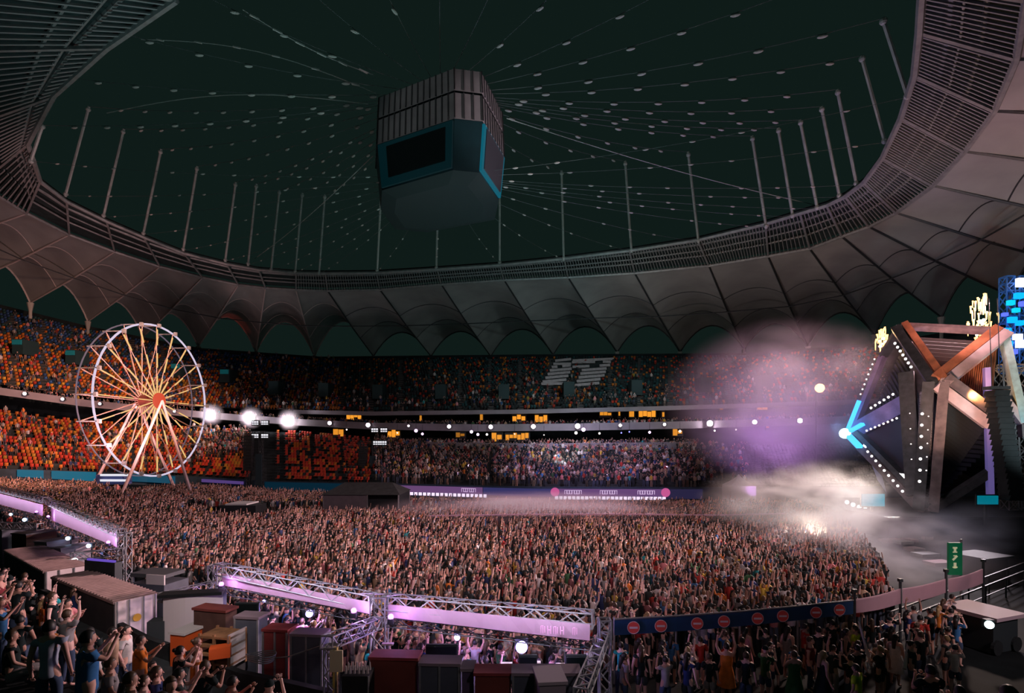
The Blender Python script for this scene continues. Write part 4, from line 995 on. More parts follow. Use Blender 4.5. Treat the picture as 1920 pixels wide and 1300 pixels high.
# stage accent lamps, and an added fill revealing the louvre slats
spot('stage_front_wash', at(1780, 860, 36), at(1800, 705, 46), 6500, (1, .60, .45), 60, .8, .4)
spot('stage_left_blue', at(1560, 800, 52), at(1640, 800, 55), 600, (.25, .5, 1), 90, .8, .4)
spot('stage_body_fill', at(1500, 700, 36), at(1720, 800, 48), 3500, (.9, .7, .8), 50, .8, .6)
spot('rig_blue_lamp', at(1900, 640, 52), at(1912, 600, 58), 900, (.2, .4, 1), 110, .8, .1)

# ---------------------------------------------------------------- people built one by one
def skinned(chains, name):
    """chains: list of [(co, radius), ...]; the first vertex of a chain may repeat an earlier vertex to join it"""
    V, E, R = [], [], []
    def vid(co, r):
        for i, v in enumerate(V):
            if (Vector(v)-Vector(co)).length < 1e-4: return i
        V.append(tuple(co)); R.append(r); return len(V)-1
    for ch in chains:
        prev = None
        for co, r in ch:
            i = vid(co, r)
            if prev is not None: E.append((prev, i))
            prev = i
    me = bpy.data.meshes.new(name); me.from_pydata(V, E, []); o = bpy.data.objects.new(name, me); COL.objects.link(o)
    m = o.modifiers.new('skin', 'SKIN'); m.use_smooth_shade = True
    lay = me.skin_vertices[0].data
    for i, r in enumerate(R): lay[i].radius = (r if isinstance(r, tuple) else (r, r)); lay[i].use_root = (i == 0)
    s = o.modifiers.new('sub', 'SUBSURF'); s.levels = 1; s.render_levels = 1
    bpy.context.view_layer.update(); dg = bpy.context.evaluated_depsgraph_get()
    out = bpy.data.meshes.new_from_object(o.evaluated_get(dg)); out.name = name
    bpy.data.objects.remove(o); return out
def joints(pose):
    J = {'pelvis': (0, 0, .93), 'waist': (0, 0, 1.08), 'chest': (.01, 0, 1.28), 'neckb': (0, 0, 1.46), 'neck': (.01, 0, 1.52)}
    for s, k in ((1, 'L'), (-1, 'R')):
        J['sh'+k] = (0, .185*s, 1.42); J['hip'+k] = (0, .09*s, .90)
        J['kn'+k] = (.02, .10*s, .50); J['an'+k] = (-.02, .11*s, .09); J['to'+k] = (.15, .13*s, .035)
        if pose == 'sit': J['kn'+k] = (.43, .11*s, .93); J['an'+k] = (.46, .12*s, .50); J['to'+k] = (.62, .13*s, .45)
        down = ((-.02, .25*s, 1.14), (.08, .26*s, .90)); up = ((.07, .27*s, 1.64), (.10, .23*s, 1.89))
        fwd = ((.14, .24*s, 1.22), (.34, .10*s, 1.40)); ph = ((.18, .22*s, 1.34), (.34, .08*s, 1.58)); lap = ((.06, .25*s, 1.18), (.28, .16*s, 1.02))
        a = {'down': down, 'one': up if s == 1 else down, 'both': up, 'clap': fwd, 'phone': ph, 'sit': lap}[pose]
        J['el'+k], J['wr'+k] = a
    return J
def body_mesh(pose, name):
    J = joints(pose); C = [[(J['pelvis'], (.13, .11)), (J['waist'], (.12, .095)), (J['chest'], (.145, .105)), (J['neckb'], .07), (J['neck'], .055), ((.02, 0, 1.58), .075)]]
    for k in 'LR':
        C.append([(J['neckb'], .07), (J['sh'+k], .06), (tuple((Vector(J['sh'+k])+Vector(J['el'+k]))/2), .047), (J['el'+k], .040), (J['wr'+k], .027), (tuple(Vector(J['wr'+k])+(Vector(J['wr'+k])-Vector(J['el'+k])).normalized()*.07), .034)])
        C.append([(J['pelvis'], (.13, .11)), (J['hip'+k], .085), (tuple((Vector(J['hip'+k])+Vector(J['kn'+k]))/2), .078), (J['kn'+k], .055), (tuple((Vector(J['kn'+k])*.6+Vector(J['an'+k])*.4)), .056), (J['an'+k], .035), (J['to'+k], .032)])
    me = skinned(C, name); bm = bmesh.new(); bm.from_mesh(me)
    x = MB(); x.ball((.02, 0, 1.625), .098, .078, .122, 12, 9)             # head with face
    for v in x.v[0:]:
        if v.x > .06 and v.z < 1.60: v.x -= .012; v.y *= .86
    x.tube([(.112, 0, 1.645), (.135, 0, 1.605), (.112, 0, 1.598)], .013, 5)      # nose
    x.tube([(.108, -.022, 1.568), (.114, 0, 1.566), (.108, .022, 1.568)], .006, 4)   # lips
    for s in (-1, 1): x.ball((.015, .080*s, 1.62), .02, .012, .032, 6, 5)         # ears
    for k, s in (('L', 1), ('R', -1)):
        w = Vector(J['wr'+k]); ax = (w-Vector(J['el'+k])).normalized(); side = ax.cross(Vector((1, 0, 0)) if abs(ax.x) < .8 else Vector((0, 0, 1))).normalized(); nn = side.cross(ax)
        for i, (off, ln) in enumerate(((-.026, .060), (-.009, .072), (.009, .068), (.026, .052))):
            b = w+ax*.085+side*off; x.tube([b, b+ax*ln*.55+nn*.006, b+ax*ln+nn*.022], .0085, 5, r2=.006)
        b = w+ax*.035+side*(-.03*s); x.tube([b, b+ax*.035-side*.028*s, b+ax*.065-side*.036*s], .010, 5, r2=.007)
    n0 = len(bm.verts); vs_ = [bm.verts.new(v) for v in x.v]
    for f in x.f:
        try: bm.faces.new([vs_[i] for i in f]).smooth = True
        except ValueError: pass
    bm.to_mesh(me); bm.free(); return me
def shirt_mesh(pose, kind):
    J = joints(pose); g = .017; C = [[((0, 0, .84 if pose != 'sit' else .90), (.145+g, .12+g)), ((0, 0, .93), (.14+g, .115+g)), (J['waist'], (.125+g, .10+g)), (J['chest'], (.150+g, .108+g)), (J['neckb'], .068+g)]]
    for k in 'LR':
        sh, el = Vector(J['sh'+k]), Vector(J['el'+k]); end = sh.lerp(el, .62 if kind == 'tee' else .22)
        ch = [(J['neckb'], .068+g), (J['sh'+k], .062+g), (tuple(end), .052+g if kind == 'tee' else .058)]
        C.append(ch)
    return skinned(C, 'shirt')
def leg_mesh(pose, kind):
    J = joints(pose); g = .014; p0 = (0, 0, .96); C = [[(p0, (.125+g, .10+g)), (J['pelvis'], (.13+g, .11+g))]]
    for k in 'LR':
        hip, kn, an = Vector(J['hip'+k]), Vector(J['kn'+k]), Vector(J['an'+k])
        ch = [(J['pelvis'], (.13+g, .11+g)), (J['hip'+k], .088+g), (tuple((hip+kn)/2), .080+g)]
        ch += [(tuple(hip.lerp(kn, .85)), .066+g)] if kind == 'shorts' else [(J['kn'+k], .058+g), (tuple(kn*.5+an*.5), .052+g), (tuple(an+Vector((0, 0, .03))), .045+g)]
        C.append(ch)
    return skinned(C, 'trousers')
def dress_mesh():
    mb = MB(); n = 14
    pr = [(.50, .24, .27), (.75, .20, .23), (.95, .155, .19), (1.08, .12, .155), (1.28, .135, .18), (1.40, .10, .17), (1.46, .05, .08)]
    for z, rx, ry in pr:
        for k in range(n): a = 2*PI*k/n; w = 1+(.05*math.sin(5*a) if z < .8 else 0); mb.v.append(Vector((rx*w*math.cos(a), ry*w*math.sin(a), z)))
    for i in range(len(pr)-1):
        for k in range(n): mb.f.append((i*n+k, i*n+(k+1) % n, (i+1)*n+(k+1) % n, (i+1)*n+k))
    o = mb.build('dress', BLACK, None, True); me = o.data; bpy.data.objects.remove(o); return me
def hair_mesh(kind):
    mb = MB(); mb.ball((.008, 0, 1.645), .108, .090, .125, 12, 9)
    for v in mb.v:
        if v.x > .04 and v.z < 1.70: v.x = .04+(v.x-.04)*.15
        if v.z < 1.60: v.z = 1.60 if kind != 'long' else v.z
        if kind == 'cap' and v.z < 1.66: v.z = 1.66
    if kind == 'long':
        mb.tube([(-.05, 0, 1.66), (-.085, 0, 1.55), (-.11, 0, 1.42), (-.12, 0, 1.30)], .085, 8, r2=.05)
    if kind == 'bun': mb.ball((-.10, 0, 1.70), .045, n=8, m=6)
    if kind == 'cap': mb.frame((.13, 0, 1.675), Vector((.06, 0, -.01)), Vector((0, .065, 0)), Vector((0, 0, .006)))
    o = mb.build('hair', BLACK, None, True); me = o.data; bpy.data.objects.remove(o); return me
POSES = ['down', 'one', 'both', 'clap', 'phone', 'sit']
SKM = [mat('skin_%d' % i, c, .55) for i, c in enumerate(SKINS)]
HRM = {n_: mat('hair_'+n_, c, .5) for n_, c in (('dark', HAIRS[0]), ('brown', HAIRS[2]), ('black', HAIRS[4]), ('blond', (.42, .28, .13)))}
CLM_ = {k: mat('cloth_'+k.replace(' ', '_'), c, .85, noise=.15, nscale=9) for k, c in TOPS.items()}
CLM_['hivis'] = mat('cloth_hivis', (.55, .75, .02), .7); CLM_['grey blue'] = mat('cloth_grey_blue', (.38, .42, .52), .85); CLM_['denim'] = mat('cloth_denim', (.06, .09, .16), .85)
MS = {}
for p_ in POSES:
    MS['body', p_] = body_mesh(p_, 'body'); MS['tee', p_] = shirt_mesh(p_, 'tee'); MS['vest', p_] = shirt_mesh(p_, 'vest')
for p_ in ('down', 'sit'):
    for k_ in ('shorts', 'trousers'): MS[k_, p_] = leg_mesh(p_, k_)
MS['dress'] = dress_mesh()
for h_ in ('short', 'long', 'bun', 'cap'): MS['hair', h_] = hair_mesh(h_)
ph_ = MB(); ph_.box((.37, 0, 1.66), .012, .075, .15); ph_ = ph_.build('phone_', BLACK); PHONE = ph_.data; bpy.data.objects.remove(ph_)
for v_ in MS.values():
    if not v_.materials: v_.materials.append(BLACK)
def child(name, me, m, r):
    o = bpy.data.objects.new(name, me); COL.objects.link(o); o.parent = r
    o.material_slots[0].link = 'OBJECT'; o.material_slots[0].material = m; return o
PEOPLE = []
PT = {'down': 'arms down', 'one': 'one arm raised', 'both': 'both arms raised', 'clap': 'hands clapping', 'phone': 'hands lifted to the face', 'sit': 'sitting'}
def person(loc, yaw, pose='down', top='black', legs='trousers', legc='denim', hair='short', hairc='dark', cut='tee', scale=1, where='in the crowd', label=None, group=None, skin=None):
    r = root('person', loc, label, 'person', group, yaw); r.scale = (scale,)*3; r.location.z -= .44*scale if pose == 'sit' else 0
    child('body', MS['body', pose], SKM[random.randrange(5) if skin is None else skin], r)
    lp = 'sit' if pose == 'sit' else 'down'
    if legs == 'dress': child('dress', MS['dress'], CLM_[top], r)
    else:
        child('shirt', MS[cut, pose], CLM_[top], r); child(legs, MS[legs, lp], CLM_[legc], r)
    child('cap' if hair == 'cap' else 'hair', MS['hair', hair], CLM_['black'] if hair == 'cap' else HRM[hairc], r)
    garment = {'tee': 't-shirt', 'vest': 'vest top'}[cut] if legs != 'dress' else 'dress'
    hd = 'black cap' if hair == 'cap' else {'short': 'short', 'long': 'long', 'bun': 'tied-up'}[hair]+' '+hairc+' hair'
    if not label: PEOPLE.append((r, 'person in %s %s, %s, %s' % (top, garment, hd, PT[pose]), where))
    return r
def rperson(x, y, z, where, yaw, group, poses=('down', 'one', 'both', 'clap', 'phone'), pw=(50, 14, 12, 14, 10), **k):
    pose = random.choices(poses, pw)[0]; fem = random.random() < .45
    a = dict(top=random.choices(TN, TWn)[0], hair=random.choices(('long', 'bun', 'short') if fem else ('short', 'cap'), (6, 2, 1) if fem else (8, 1))[0], hairc=random.choices(('dark', 'brown', 'black', 'blond'), (5, 3, 3, 1.3))[0],
             cut='vest' if random.random() < .35 else 'tee', legs='dress' if fem and random.random() < .15 and pose != 'sit' else random.choice(('shorts', 'trousers', 'shorts')), legc=random.choice(('denim', 'black', 'dark grey', 'denim', 'grey')), scale=random.uniform(.93, 1.05))
    a.update(k); return person((x, y, z), yaw, pose, where=where, group=group, **a)
random.seed(21)
def zone(px):
    if px < 240: return 'behind far left banner'
    if px < 420: return 'by the white kiosk'
    if px < 560: return 'behind long lilac banner, left'
    if px < 705: return 'behind long lilac banner, right'
    if px < 900: return 'at centre banner, left'
    if px < 1130: return 'at centre banner, right'
    if px < 1370: return 'behind left blue banner'
    if px < 1610: return 'behind right blue banner'
    return 'behind pink banner'
for x, y, z in crowd_near:
    px = x/y*F+960; rperson(x, y, z, zone(px), math.atan2(50-y, 42-x)+random.gauss(0, .5), 'people in the near crowd')
# people in front of and below the blue and pink banners
cand = []
t_ = 0
while len(cand) < 62 and t_ < 6000:
    t_ += 1; px = random.uniform(1150, 1800); dmax = interp(px, BAN)[1]
    d = random.uniform(15.6, dmax-.5); 
    if px > 1610: d = random.uniform(16.5, dmax-1)
    if px < 1170 and d < 16.5: continue
    x = (px-960)/F*d
    if all((x-a)**2+(d-b)**2 > .40 for a, b in cand): cand.append((x, d))
for x, y in cand:
    px = x/y*F+960; rperson(x, y, 0, 'below blue banner' if px < 1605 else 'below pink banner', math.atan2(50-y, 42-x)+random.gauss(0, .8), 'people in front of the banners', pw=(60, 6, 8, 10, 16))
# two stewards in high visibility
for (px, d, nm) in ((1604, 18.2, 'upper'), (1606, 15.0, 'lower')):
    person(((px-960)/F*d, d, 0), 2.2, 'down', top='hivis', legs='trousers', legc='black', label='person in bright yellow-green high visibility jacket, %s of two by the banner corner' % nm, group='stewards')
# bar staff in turquoise shirts behind the counters
for k, (px, py, nm) in enumerate(((680,1204,'beside the truss tower base'),(700,1225,'right beside the truss tower, lower'),(778,1212,'between maroon cabin and truss tower'),(868,1236,'right beside the black screen'),(910,1250,'left of the violet lamp'),(1012,1252,'by the white table, left one'),(1050,1256,'by the white table, right one'),(505,1178,'behind the red cabin'))):
    d = (EYE-1.62)*F/(py-8-YH); person(((px-960)/F*d, d, 0), random.uniform(0, 6), 'down', top='turquoise', hair='short', label='person in turquoise staff t-shirt, '+nm, group='bar staff')

# ---------------------------------------------------------------- near stand on the left with its spectators
W1 = [(-200, 33), (-60, 27), (0, 25), (100, 21.3), (275, 16.6), (450, 14.1), (620, 13.0), (760, 12.0), (1000, 10.8)]
def w1(px, k=1.0): d = interp(px, W1)[0]; return Vector(((px-960)/F*d*k, d*k, 0))
def w2(px, k=1.0): d = interp(px, W1)[0]-2.6; return Vector(((px-960)/F*d*k, d*k, 0))
pxs_ = [-200, -60, 0, 50, 100, 190, 275, 360, 450, 530, 620, 690, 760, 880, 1000]
def stz(k): return 1.5+3.2*(1-k)
mb = MB()
for a, b in zip(pxs_, pxs_[1:]):
    z = Vector((0, 0, 1.5)); mb.quad(w1(a)+z, w1(b)+z, w2(b)+z, w2(a)+z); mb.quad(w1(a), w1(b), w1(b)+z, w1(a)+z)
struct(mb, 'floor_walkway', mat('walkway', (.06, .072, .076), .85, noise=.3))
mb = MB()
for a, b in zip(pxs_, pxs_[1:]):
    mb.bar(w1(a)+Vector((0, 0, 1.7)), w1(b)+Vector((0, 0, 1.7)), .18, .5); 
struct(mb, 'wall_walkway_kerb', mat('kerb_concrete', (.04, .046, .048), .85, noise=.3))
mb = MB(); NR = 14
for a, b in zip(pxs_, pxs_[1:]):
    for r in range(NR):
        k0, k1 = 1-.8*r/NR, 1-.8*(r+1)/NR; z0, z1 = Vector((0, 0, stz(k0))), Vector((0, 0, stz(k1)))
        mb.quad(w2(a, k0)+z0, w2(b, k0)+z0, w2(b, k1)+z0, w2(a, k1)+z0); mb.quad(w2(a, k1)+z0, w2(b, k1)+z0, w2(b, k1)+z1, w2(a, k1)+z1)
struct(mb, 'floor_near_stand', mat('near_stand', (.022, .028, .030), .85, noise=.3))
def ns(px, d, z=None):                # standing point on the near stand at depth d
    W_ = interp(px, W1)[0]-2.6; k = d/W_; 
    r = max(0, min(NR-1, int((1-k)/.8*NR))); return Vector(((px-960)/F*d, d, stz(1-.8*r/NR)))
def named(px, d, yaw, label, **k): p = ns(px, d); return person(p, yaw, label=label, group=None, **k)
named(163, 8.7, .9, 'person in blue t-shirt seen from behind, hands lifted, largest at lower left', pose='phone', scale=1.12, top='blue', hair='short', hairc='black', legs='trousers', skin=1)
named(92, 9.3, 1.9, 'person in grey-blue tank top standing with back turned, left of blue t-shirt person', pose='down', scale=1.1, top='grey blue', cut='vest', hair='short', hairc='black', skin=1)
named(262, 11.6, .6, 'person in bright orange t-shirt holding both hands forward beside the walkway', pose='clap', top='orange', hair='short', legs='trousers', legc='black')
d_ = 19.2; person((( 138-960)/F*d_, d_, 1.5), 1.2, 'down', top='navy', legs='dress', hair='long', hairc='brown', scale=.72, label='small person in blue dress standing alone on the dark walkway')
d_ = 13.2; person(((368-960)/F*d_, d_, 1.5), 1.0, 'down', top='white', legs='dress', hair='bun', hairc='brown', scale=.95, label='person in white dress walking on the walkway below the wooden pallets')
d_ = 13.0; person(((381-960)/F*d_, d_-.3, 1.5), .7, 'down', top='orange', legs='shorts', legc='black', hair='short', hairc='brown', scale=.9, label='person in orange vest right behind the white dress', cut='vest')
named(292, 10.6, .5, 'person in navy t-shirt sitting on the stand edge beside the orange t-shirt person', pose='sit', top='navy', hair='long', hairc='brown', legs='shorts', legc='denim')
named(268, 10.2, .5, 'person in pink top sitting with long brown hair below the orange t-shirt person', pose='sit', top='pink', hair='long', hairc='brown', legs='shorts')
taken = [(163, 9.0), (92, 9.3), (262, 11.6), (292, 10.6), (268, 10.2)]
tak = [((p-960)/F*d, d) for p, d in taken]; t_ = 0; cnt = 0
while cnt < 46 and t_ < 9000:
    t_ += 1; px = random.uniform(-30, 600); W_ = interp(px, W1)[0]-2.6; k = random.uniform(.30, .90); d = W_*k; x = (px-960)/F*d
    p = ns(px, d); hy = YH+(EYE-p.z-1.55)/d*F
    if hy < np.interp(px, [-40, 0, 60, 110, 200, 250, 400, 520, 620], [1040, 1050, 1072, 1128, 1172, 1190, 1262, 1285, 1300]): continue
    if hy > 1345 or d < 6 or any((x-a)**2+(d-b)**2 < .55 for a, b in tak): continue
    if px < 235 and d < 10.2: continue
    tak.append((x, d)); cnt += 1
    sit = random.random() < .45
    rperson(p.x, p.y, p.z, ('at left frame edge' if px < 90 else 'on lower-left stand' if px < 230 else 'below the walkway' if px < 420 else 'at bottom edge'), .9+random.gauss(0, .6), 'spectators on the near stand', poses=('sit',) if sit else ('down', 'one', 'both', 'clap', 'phone'), pw=(1,) if sit else (45, 8, 14, 16, 17))
# right foreground: terrace and people from behind
mb = MB(); mb.box((7.2, 4.6, 3.35), 9, 4.2, .3); mb.box((10.2, 9.6, 1.75), 9, 5.5, .3); struct(mb, 'floor_near_stand_right', MATS['near_stand'])
for (px, d, z, nm, top) in ((1893, 6.0, 3.5, 'person in black seen from behind, largest at the lower right corner', 'black'), (1800, 9.5, 1.9, 'person in dark maroon top seen from behind at lower right', 'maroon'), (1856, 8.6, 1.9, 'person in dark grey t-shirt at lower right, left of the largest', 'dark grey'), (1745, 10.4, 1.9, 'person in black vest at the bottom right, right of the stewards', 'black')):
    person(((px-960)/F*d, d, z), 1.4, random.choice(('down', 'clap')), top=top, hair='short', label=nm, scale=1)
# finish the labels: every person singled out
from collections import defaultdict
grp = defaultdict(list)
for r, a, w in PEOPLE: grp[a, w].append(r)
for (a, w), rs in grp.items():
    rs.sort(key=lambda r: r.location.x/r.location.y)
    for i, r in enumerate(rs):
        if len(rs) == 1: lab = a+', '+w
        elif len(rs) == 2: lab = a+', '+w+', '+('left one' if i == 0 else 'right one')
        else: lab = a+', '+w+', '+ORD[i]
        lab = lab.replace('hands lifted to the face', 'hands at face'); ws = lab.split()
        if len(ws) > 16: lab = lab.replace('person in ', 'person in ').replace('behind ', 'at ').replace('part of the long lilac', 'long lilac').replace('half of the ', '').replace('hands lifted to the face', 'hands at face').replace('the ', '')
        r['label'] = lab

# ---------------------------------------------------------------- banners and trusses of the bar line
BANM = mat('banner_fabric', (.62, .42, .60), .8, noise=.06, nscale=.8); BLUEM = mat('banner_blue', (.012, .06, .17), .7, noise=.2, nscale=1.5); PINKM = mat('banner_pink', (.66, .46, .52), .8, noise=.06)
for m_ in (BANM, PINKM):                    # thin cloth: light from behind shines through
    N_ = m_.node_tree.nodes; L_m = m_.node_tree.links; tr = N_.new('ShaderNodeBsdfTranslucent'); mx_ = N_.new('ShaderNodeMixShader'); mx_.inputs[0].default_value = .5
    tr.inputs['Color'].default_value = (.75, .56, .66, 1); L_m.new(N_['Principled BSDF'].outputs[0], mx_.inputs[1]); L_m.new(tr.outputs[0], mx_.inputs[2]); L_m.new(mx_.outputs[0], N_['Material Output'].inputs[0])
def bp(px, py): d = interp(px, BAN)[1]; return at(px, py, d)
PURP = emis('banner_lamp', (.75, .22, 1), 4)
def banner_run(a, b, ta, tb, ba, bb, label, tl, lamps, side_labels):
    # a,b px; ta,tb truss top y; ba,bb banner (top, bottom) at each end
    d = [interp(p, BAN)[1] for p in (a, b)]; n = 8
    rt = root('long_truss', at(a, ta, d[0]), tl, 'truss', 'long trusses over the bar')
    mb = MB(); top = [at(a+(b-a)*i/n, ta+(tb-ta)*i/n, interp(a+(b-a)*i/n, BAN)[1]) for i in range(n+1)]
    # straight in space: end points only
    A_, B_ = top[0], top[-1]; mb.truss(A_, B_, .38, .5, r=.022); part(mb, 'lattice', STEEL, rt)
    lo = MB(); LA, LB = at(a, ba[1]+6, d[0]), at(b, bb[1]+6, d[1]); lo.truss(LA, LB, .26, .5, r=.016); part(lo, 'lower_lattice', DSTEEL, rt)
    bn_ = root('banner', at(a, ba[0], d[0]), label, 'banner', 'fabric banners on the bar truss'); mb = MB(); m = 16
    P0, P1, Q0, Q1 = at(a+6, ba[0], d[0]-.25), at(b-6, bb[0], d[1]-.25), at(a+6, ba[1], d[0]-.25), at(b-6, bb[1], d[1]-.25)
    for i in range(m):
        s0, s1 = i/m, (i+1)/m; w0, w1_ = .02*math.sin(i*2.1), .02*math.sin((i+1)*2.1)
        u0, u1, l0, l1 = P0.lerp(P1, s0)+Vector((0, w0, 0)), P0.lerp(P1, s1)+Vector((0, w1_, 0)), Q0.lerp(Q1, s0), Q0.lerp(Q1, s1)
        mb.quad(u0, u1, l1, l0); e = Vector((0, .02, 0)); mb.quad(l0+e, l1+e, u1+e, u0+e)
    part(mb, 'fabric', BANM, bn_)
    mid_ = P0.lerp(P1, .5).lerp(Q0.lerp(Q1, .5), .5); wl = (P1-P0).length
    bl_ = area('banner_fill_strip', mid_+Vector((0, -.75, .75)), mid_, 8.5*wl, (.90, .76, 1), 1, .08); ax_ = (P1-P0).normalized(); zz_ = (Vector((0, -.75, .75))).normalized(); zz_ = (zz_-ax_*zz_.dot(ax_)).normalized()  # unseen strip light added to brighten the fabric
    bl_.matrix_world = Matrix.Translation(mid_+Vector((0, -.75, .75))) @ Matrix((ax_, zz_.cross(ax_), zz_)).transposed().to_4x4(); bl_.data.size = wl*.95; bl_.data.spread = math.radians(110)
    for (t, sl) in lamps:
        c = P0.lerp(P1, t).lerp(Q0.lerp(Q1, t), .6)+Vector((0, -.35, 0))
        r_ = root('banner_lamp', c, sl, 'lamp', 'violet lamps lighting the banners'); part(MB().ball(c, .085, n=8, m=6), 'lens', PURP, r_); part(MB().box(c+Vector((0, 0, -.12)), .16, .16, .14), 'housing', BLACK, r_)
        part(MB().bar(c+Vector((0, 0, -.16)), c+Vector((0, .30, -.20)), .03), 'arm', BLACK, r_)
        l = bpy.data.lights.new('banner_light', 'POINT'); o = bpy.data.objects.new('banner_light', l); COL.objects.link(o); l.energy = 22; l.color = (.75, .35, 1); l.shadow_soft_size = .06; o.location = Vector((.25, -.12, .08)); o.parent = r_
banner_run(-60, 86, 903, 938, (912, 932), (947, 968), 'lilac banner at the far left edge beyond the first violet lamp', 'long lattice truss at the far left edge', [(.98, 'violet lamp at the right end of the far left banner')], None)
banner_run(90, 228, 940, 1000, (952, 976), (1004, 1028), 'lilac fabric banner on the truss left of the white roofed kiosk', 'lattice truss carrying the banner left of the kiosk', [(.03, 'violet lamp at the left end of the second banner'), (.95, 'violet lamp beside the truss post near the kiosk')], None)
banner_run(410, 700, 1066, 1128, (1076, 1098), (1130, 1152), 'long lilac banner hanging on a truss, middle left of the bar line', 'long lattice truss above the middle left lilac banner', [(.04, 'violet lamp at the left end of the long lilac banner'), (.93, 'violet lamp at the right end of the long lilac banner')], None)
banner_run(722, 1112, 1128, 1162, (1134, 1158), (1172, 1202), 'long bright lilac banner in the bottom centre with faint pink lettering', 'long lattice truss above the bottom centre banner', [(.03, 'violet lamp at the left end of the bottom centre banner')], None)
# faint lettering at the right end of the centre banner
mk = mat('banner_print', (.80, .42, .68), .7); d1 = interp(1075, BAN)[1]
for k, px in enumerate((1018, 1030, 1042, 1054, 1078)):
    mb = MB(); c = at(px, 1181+(px-1018)*.06, d1-.30)
    for (dx, dz, w, h) in ((-.04, 0, .022, .2), (.035, 0, .022, .2), (0, .0, .08, .02)) if k % 2 else ((-.05, 0, .022, .18), (.0, 0, .022, .2), (.045, 0, .022, .16), (-.02, .09, .05, .02)): mb.box(c+Vector((dx, 0, dz)), w, .01, h)
    tag(mb.build('banner_letter', mk), 'faint pink letter on the centre banner, '+ORD[k]+(' of five' if k else ' of five'), 'letter', 'letters on the centre banner')
# truss towers
def ttower(px, ytop, ybot, d, w, lab):
    a = at(px, ytop, d); b = Vector((a.x, d, 0)); rt = root('truss_tower', b, lab, 'truss tower', 'lattice towers of the bar line')
    part(MB().truss(b, a, w, r=.025), 'lattice', STEEL, rt); part(MB().box(b+Vector((0, 0, .04)), w*1.8, w*1.8, .08), 'base_plate', DSTEEL, rt)
ttower(234, 1000, 1130, 25.6, .4, 'lattice tower at the right end of the left banner'); ttower(403, 1060, 1180, 19.6, .34, 'lattice tower at the left end of the long lilac banner')
ttower(711, 1118, 1260, 15.4, .42, 'lattice tower between the two long lilac banners'); ttower(1134, 1162, 1300, 14.6, .30, 'slim lattice tower at the right end of the centre banner')
def tbeam(a, b, w, lab): rt = root('truss_brace', a, lab, 'truss'); part(MB().truss(a, b, w, r=.02), 'lattice', STEEL, rt)
tbeam(at(708, 1168, 15.3), at(612, 1206, 12.6), .30, 'slanting lattice truss reaching from the tower over the grey cabins'); tbeam(at(1132, 1195, 15), at(1088, 1305, 10.6), .28, 'slanting lattice truss at the right end of the cabins')
tbeam(at(300, 1122, 17.6), at(400, 1098, 19.2), .28, 'lattice truss along the top of the white booth'); tbeam(at(135, 1044, 24.5), at(232, 1035, 25.2), .34, 'lattice truss above the screen left of the kiosk'); tbeam(at(-10, 985, 30), at(75, 988, 29), .34, 'lattice truss at the left edge over the small cabins')
mb = MB(); mb.truss(at(622, 1212, 12.6), Vector((at(622, 1212, 12.6).x, 12.6, .2)), .28, r=.02); tag(mb.build('lattice_strut', STEEL), 'short lattice leg under the slanting truss by the yellow post', 'truss')
# blue banner with no-entry signs, on posts
A_, B_ = (1152, 1164, 1192), (1598, 1128, 1152)
def blue(px, f): t = (px-A_[0])/(B_[0]-A_[0]); d = interp(px, BAN)[1]; y = A_[1]+(B_[1]-A_[1])*t+ (4*math.sin(PI*t)); y2 = A_[2]+(B_[2]-A_[2])*t+4*math.sin(PI*t); return at(px, y+(y2-y)*f, d)
posts = [1152, 1268, 1388, 1497, 1600]
for k, (a, b) in enumerate(zip(posts, posts[1:])):
    mb = MB(); n = 6
    for i in range(n):
        p, q = a+(b-a)*i/n, a+(b-a)*(i+1)/n; e = Vector((0, .03, 0)); mb.quad(blue(p, 0), blue(q, 0), blue(q, 1), blue(p, 1)); mb.quad(blue(p, 1)+e, blue(q, 1)+e, blue(q, 0)+e, blue(p, 0)+e)
    rt = root('banner', blue(a, 1), 'dark blue banner with red no-entry signs, '+ORD[k]+(' section from the left' if k else ' section'), 'banner', 'blue banner sections'); part(mb, 'fabric', BLUEM, rt)
mb = MB()
RED = mat('sign_red', (.85, .10, .08), .6); WH = mat('sign_white', (.85, .72, .72), .6)
for k, px in enumerate((1187, 1238, 1306, 1356, 1419, 1466, 1528, 1572)):
    c = blue(px, .5)+Vector((0, -.06, 0)); rt = root('no_entry_sign', c, 'round red no-entry sign on the blue banner, '+ORD[k]+(' of eight from the left' if k else ' of eight'), 'sign', 'no-entry signs')
    part(MB().disc(c, (0, 1, 0), .205, .02, 28), 'disc', RED, rt); part(MB().box(c+Vector((0, -.02, 0)), .27, .015, .062), 'bar', WH, rt)
    mb = MB(); mb.tube([c+Vector((math.cos(t)*.2, -.015, math.sin(t)*.2)) for t in [2*PI*i/28 for i in range(28)]], .010, 4, close=True); part(mb, 'rim', WH, rt)
for k, px in enumerate(posts[:-1]):
    t = blue(px, -.1); mb = MB(); mb.tube([Vector((t.x, t.y+.05, 0)), t+Vector((0, .05, .05))], .035, 6); tag(mb.build('banner_post', STEEL), 'thin steel post holding the blue banner, '+ORD[k]+(' from the left' if k else ''), 'post', 'posts of the blue banner')
mb = MB(); mb.tube([blue(p, -.08) for p in (1152, 1268, 1388, 1497, 1600)], .03, 6); tag(mb.build('banner_rail', STEEL), 'steel rail along the top of the blue banner', 'rail')
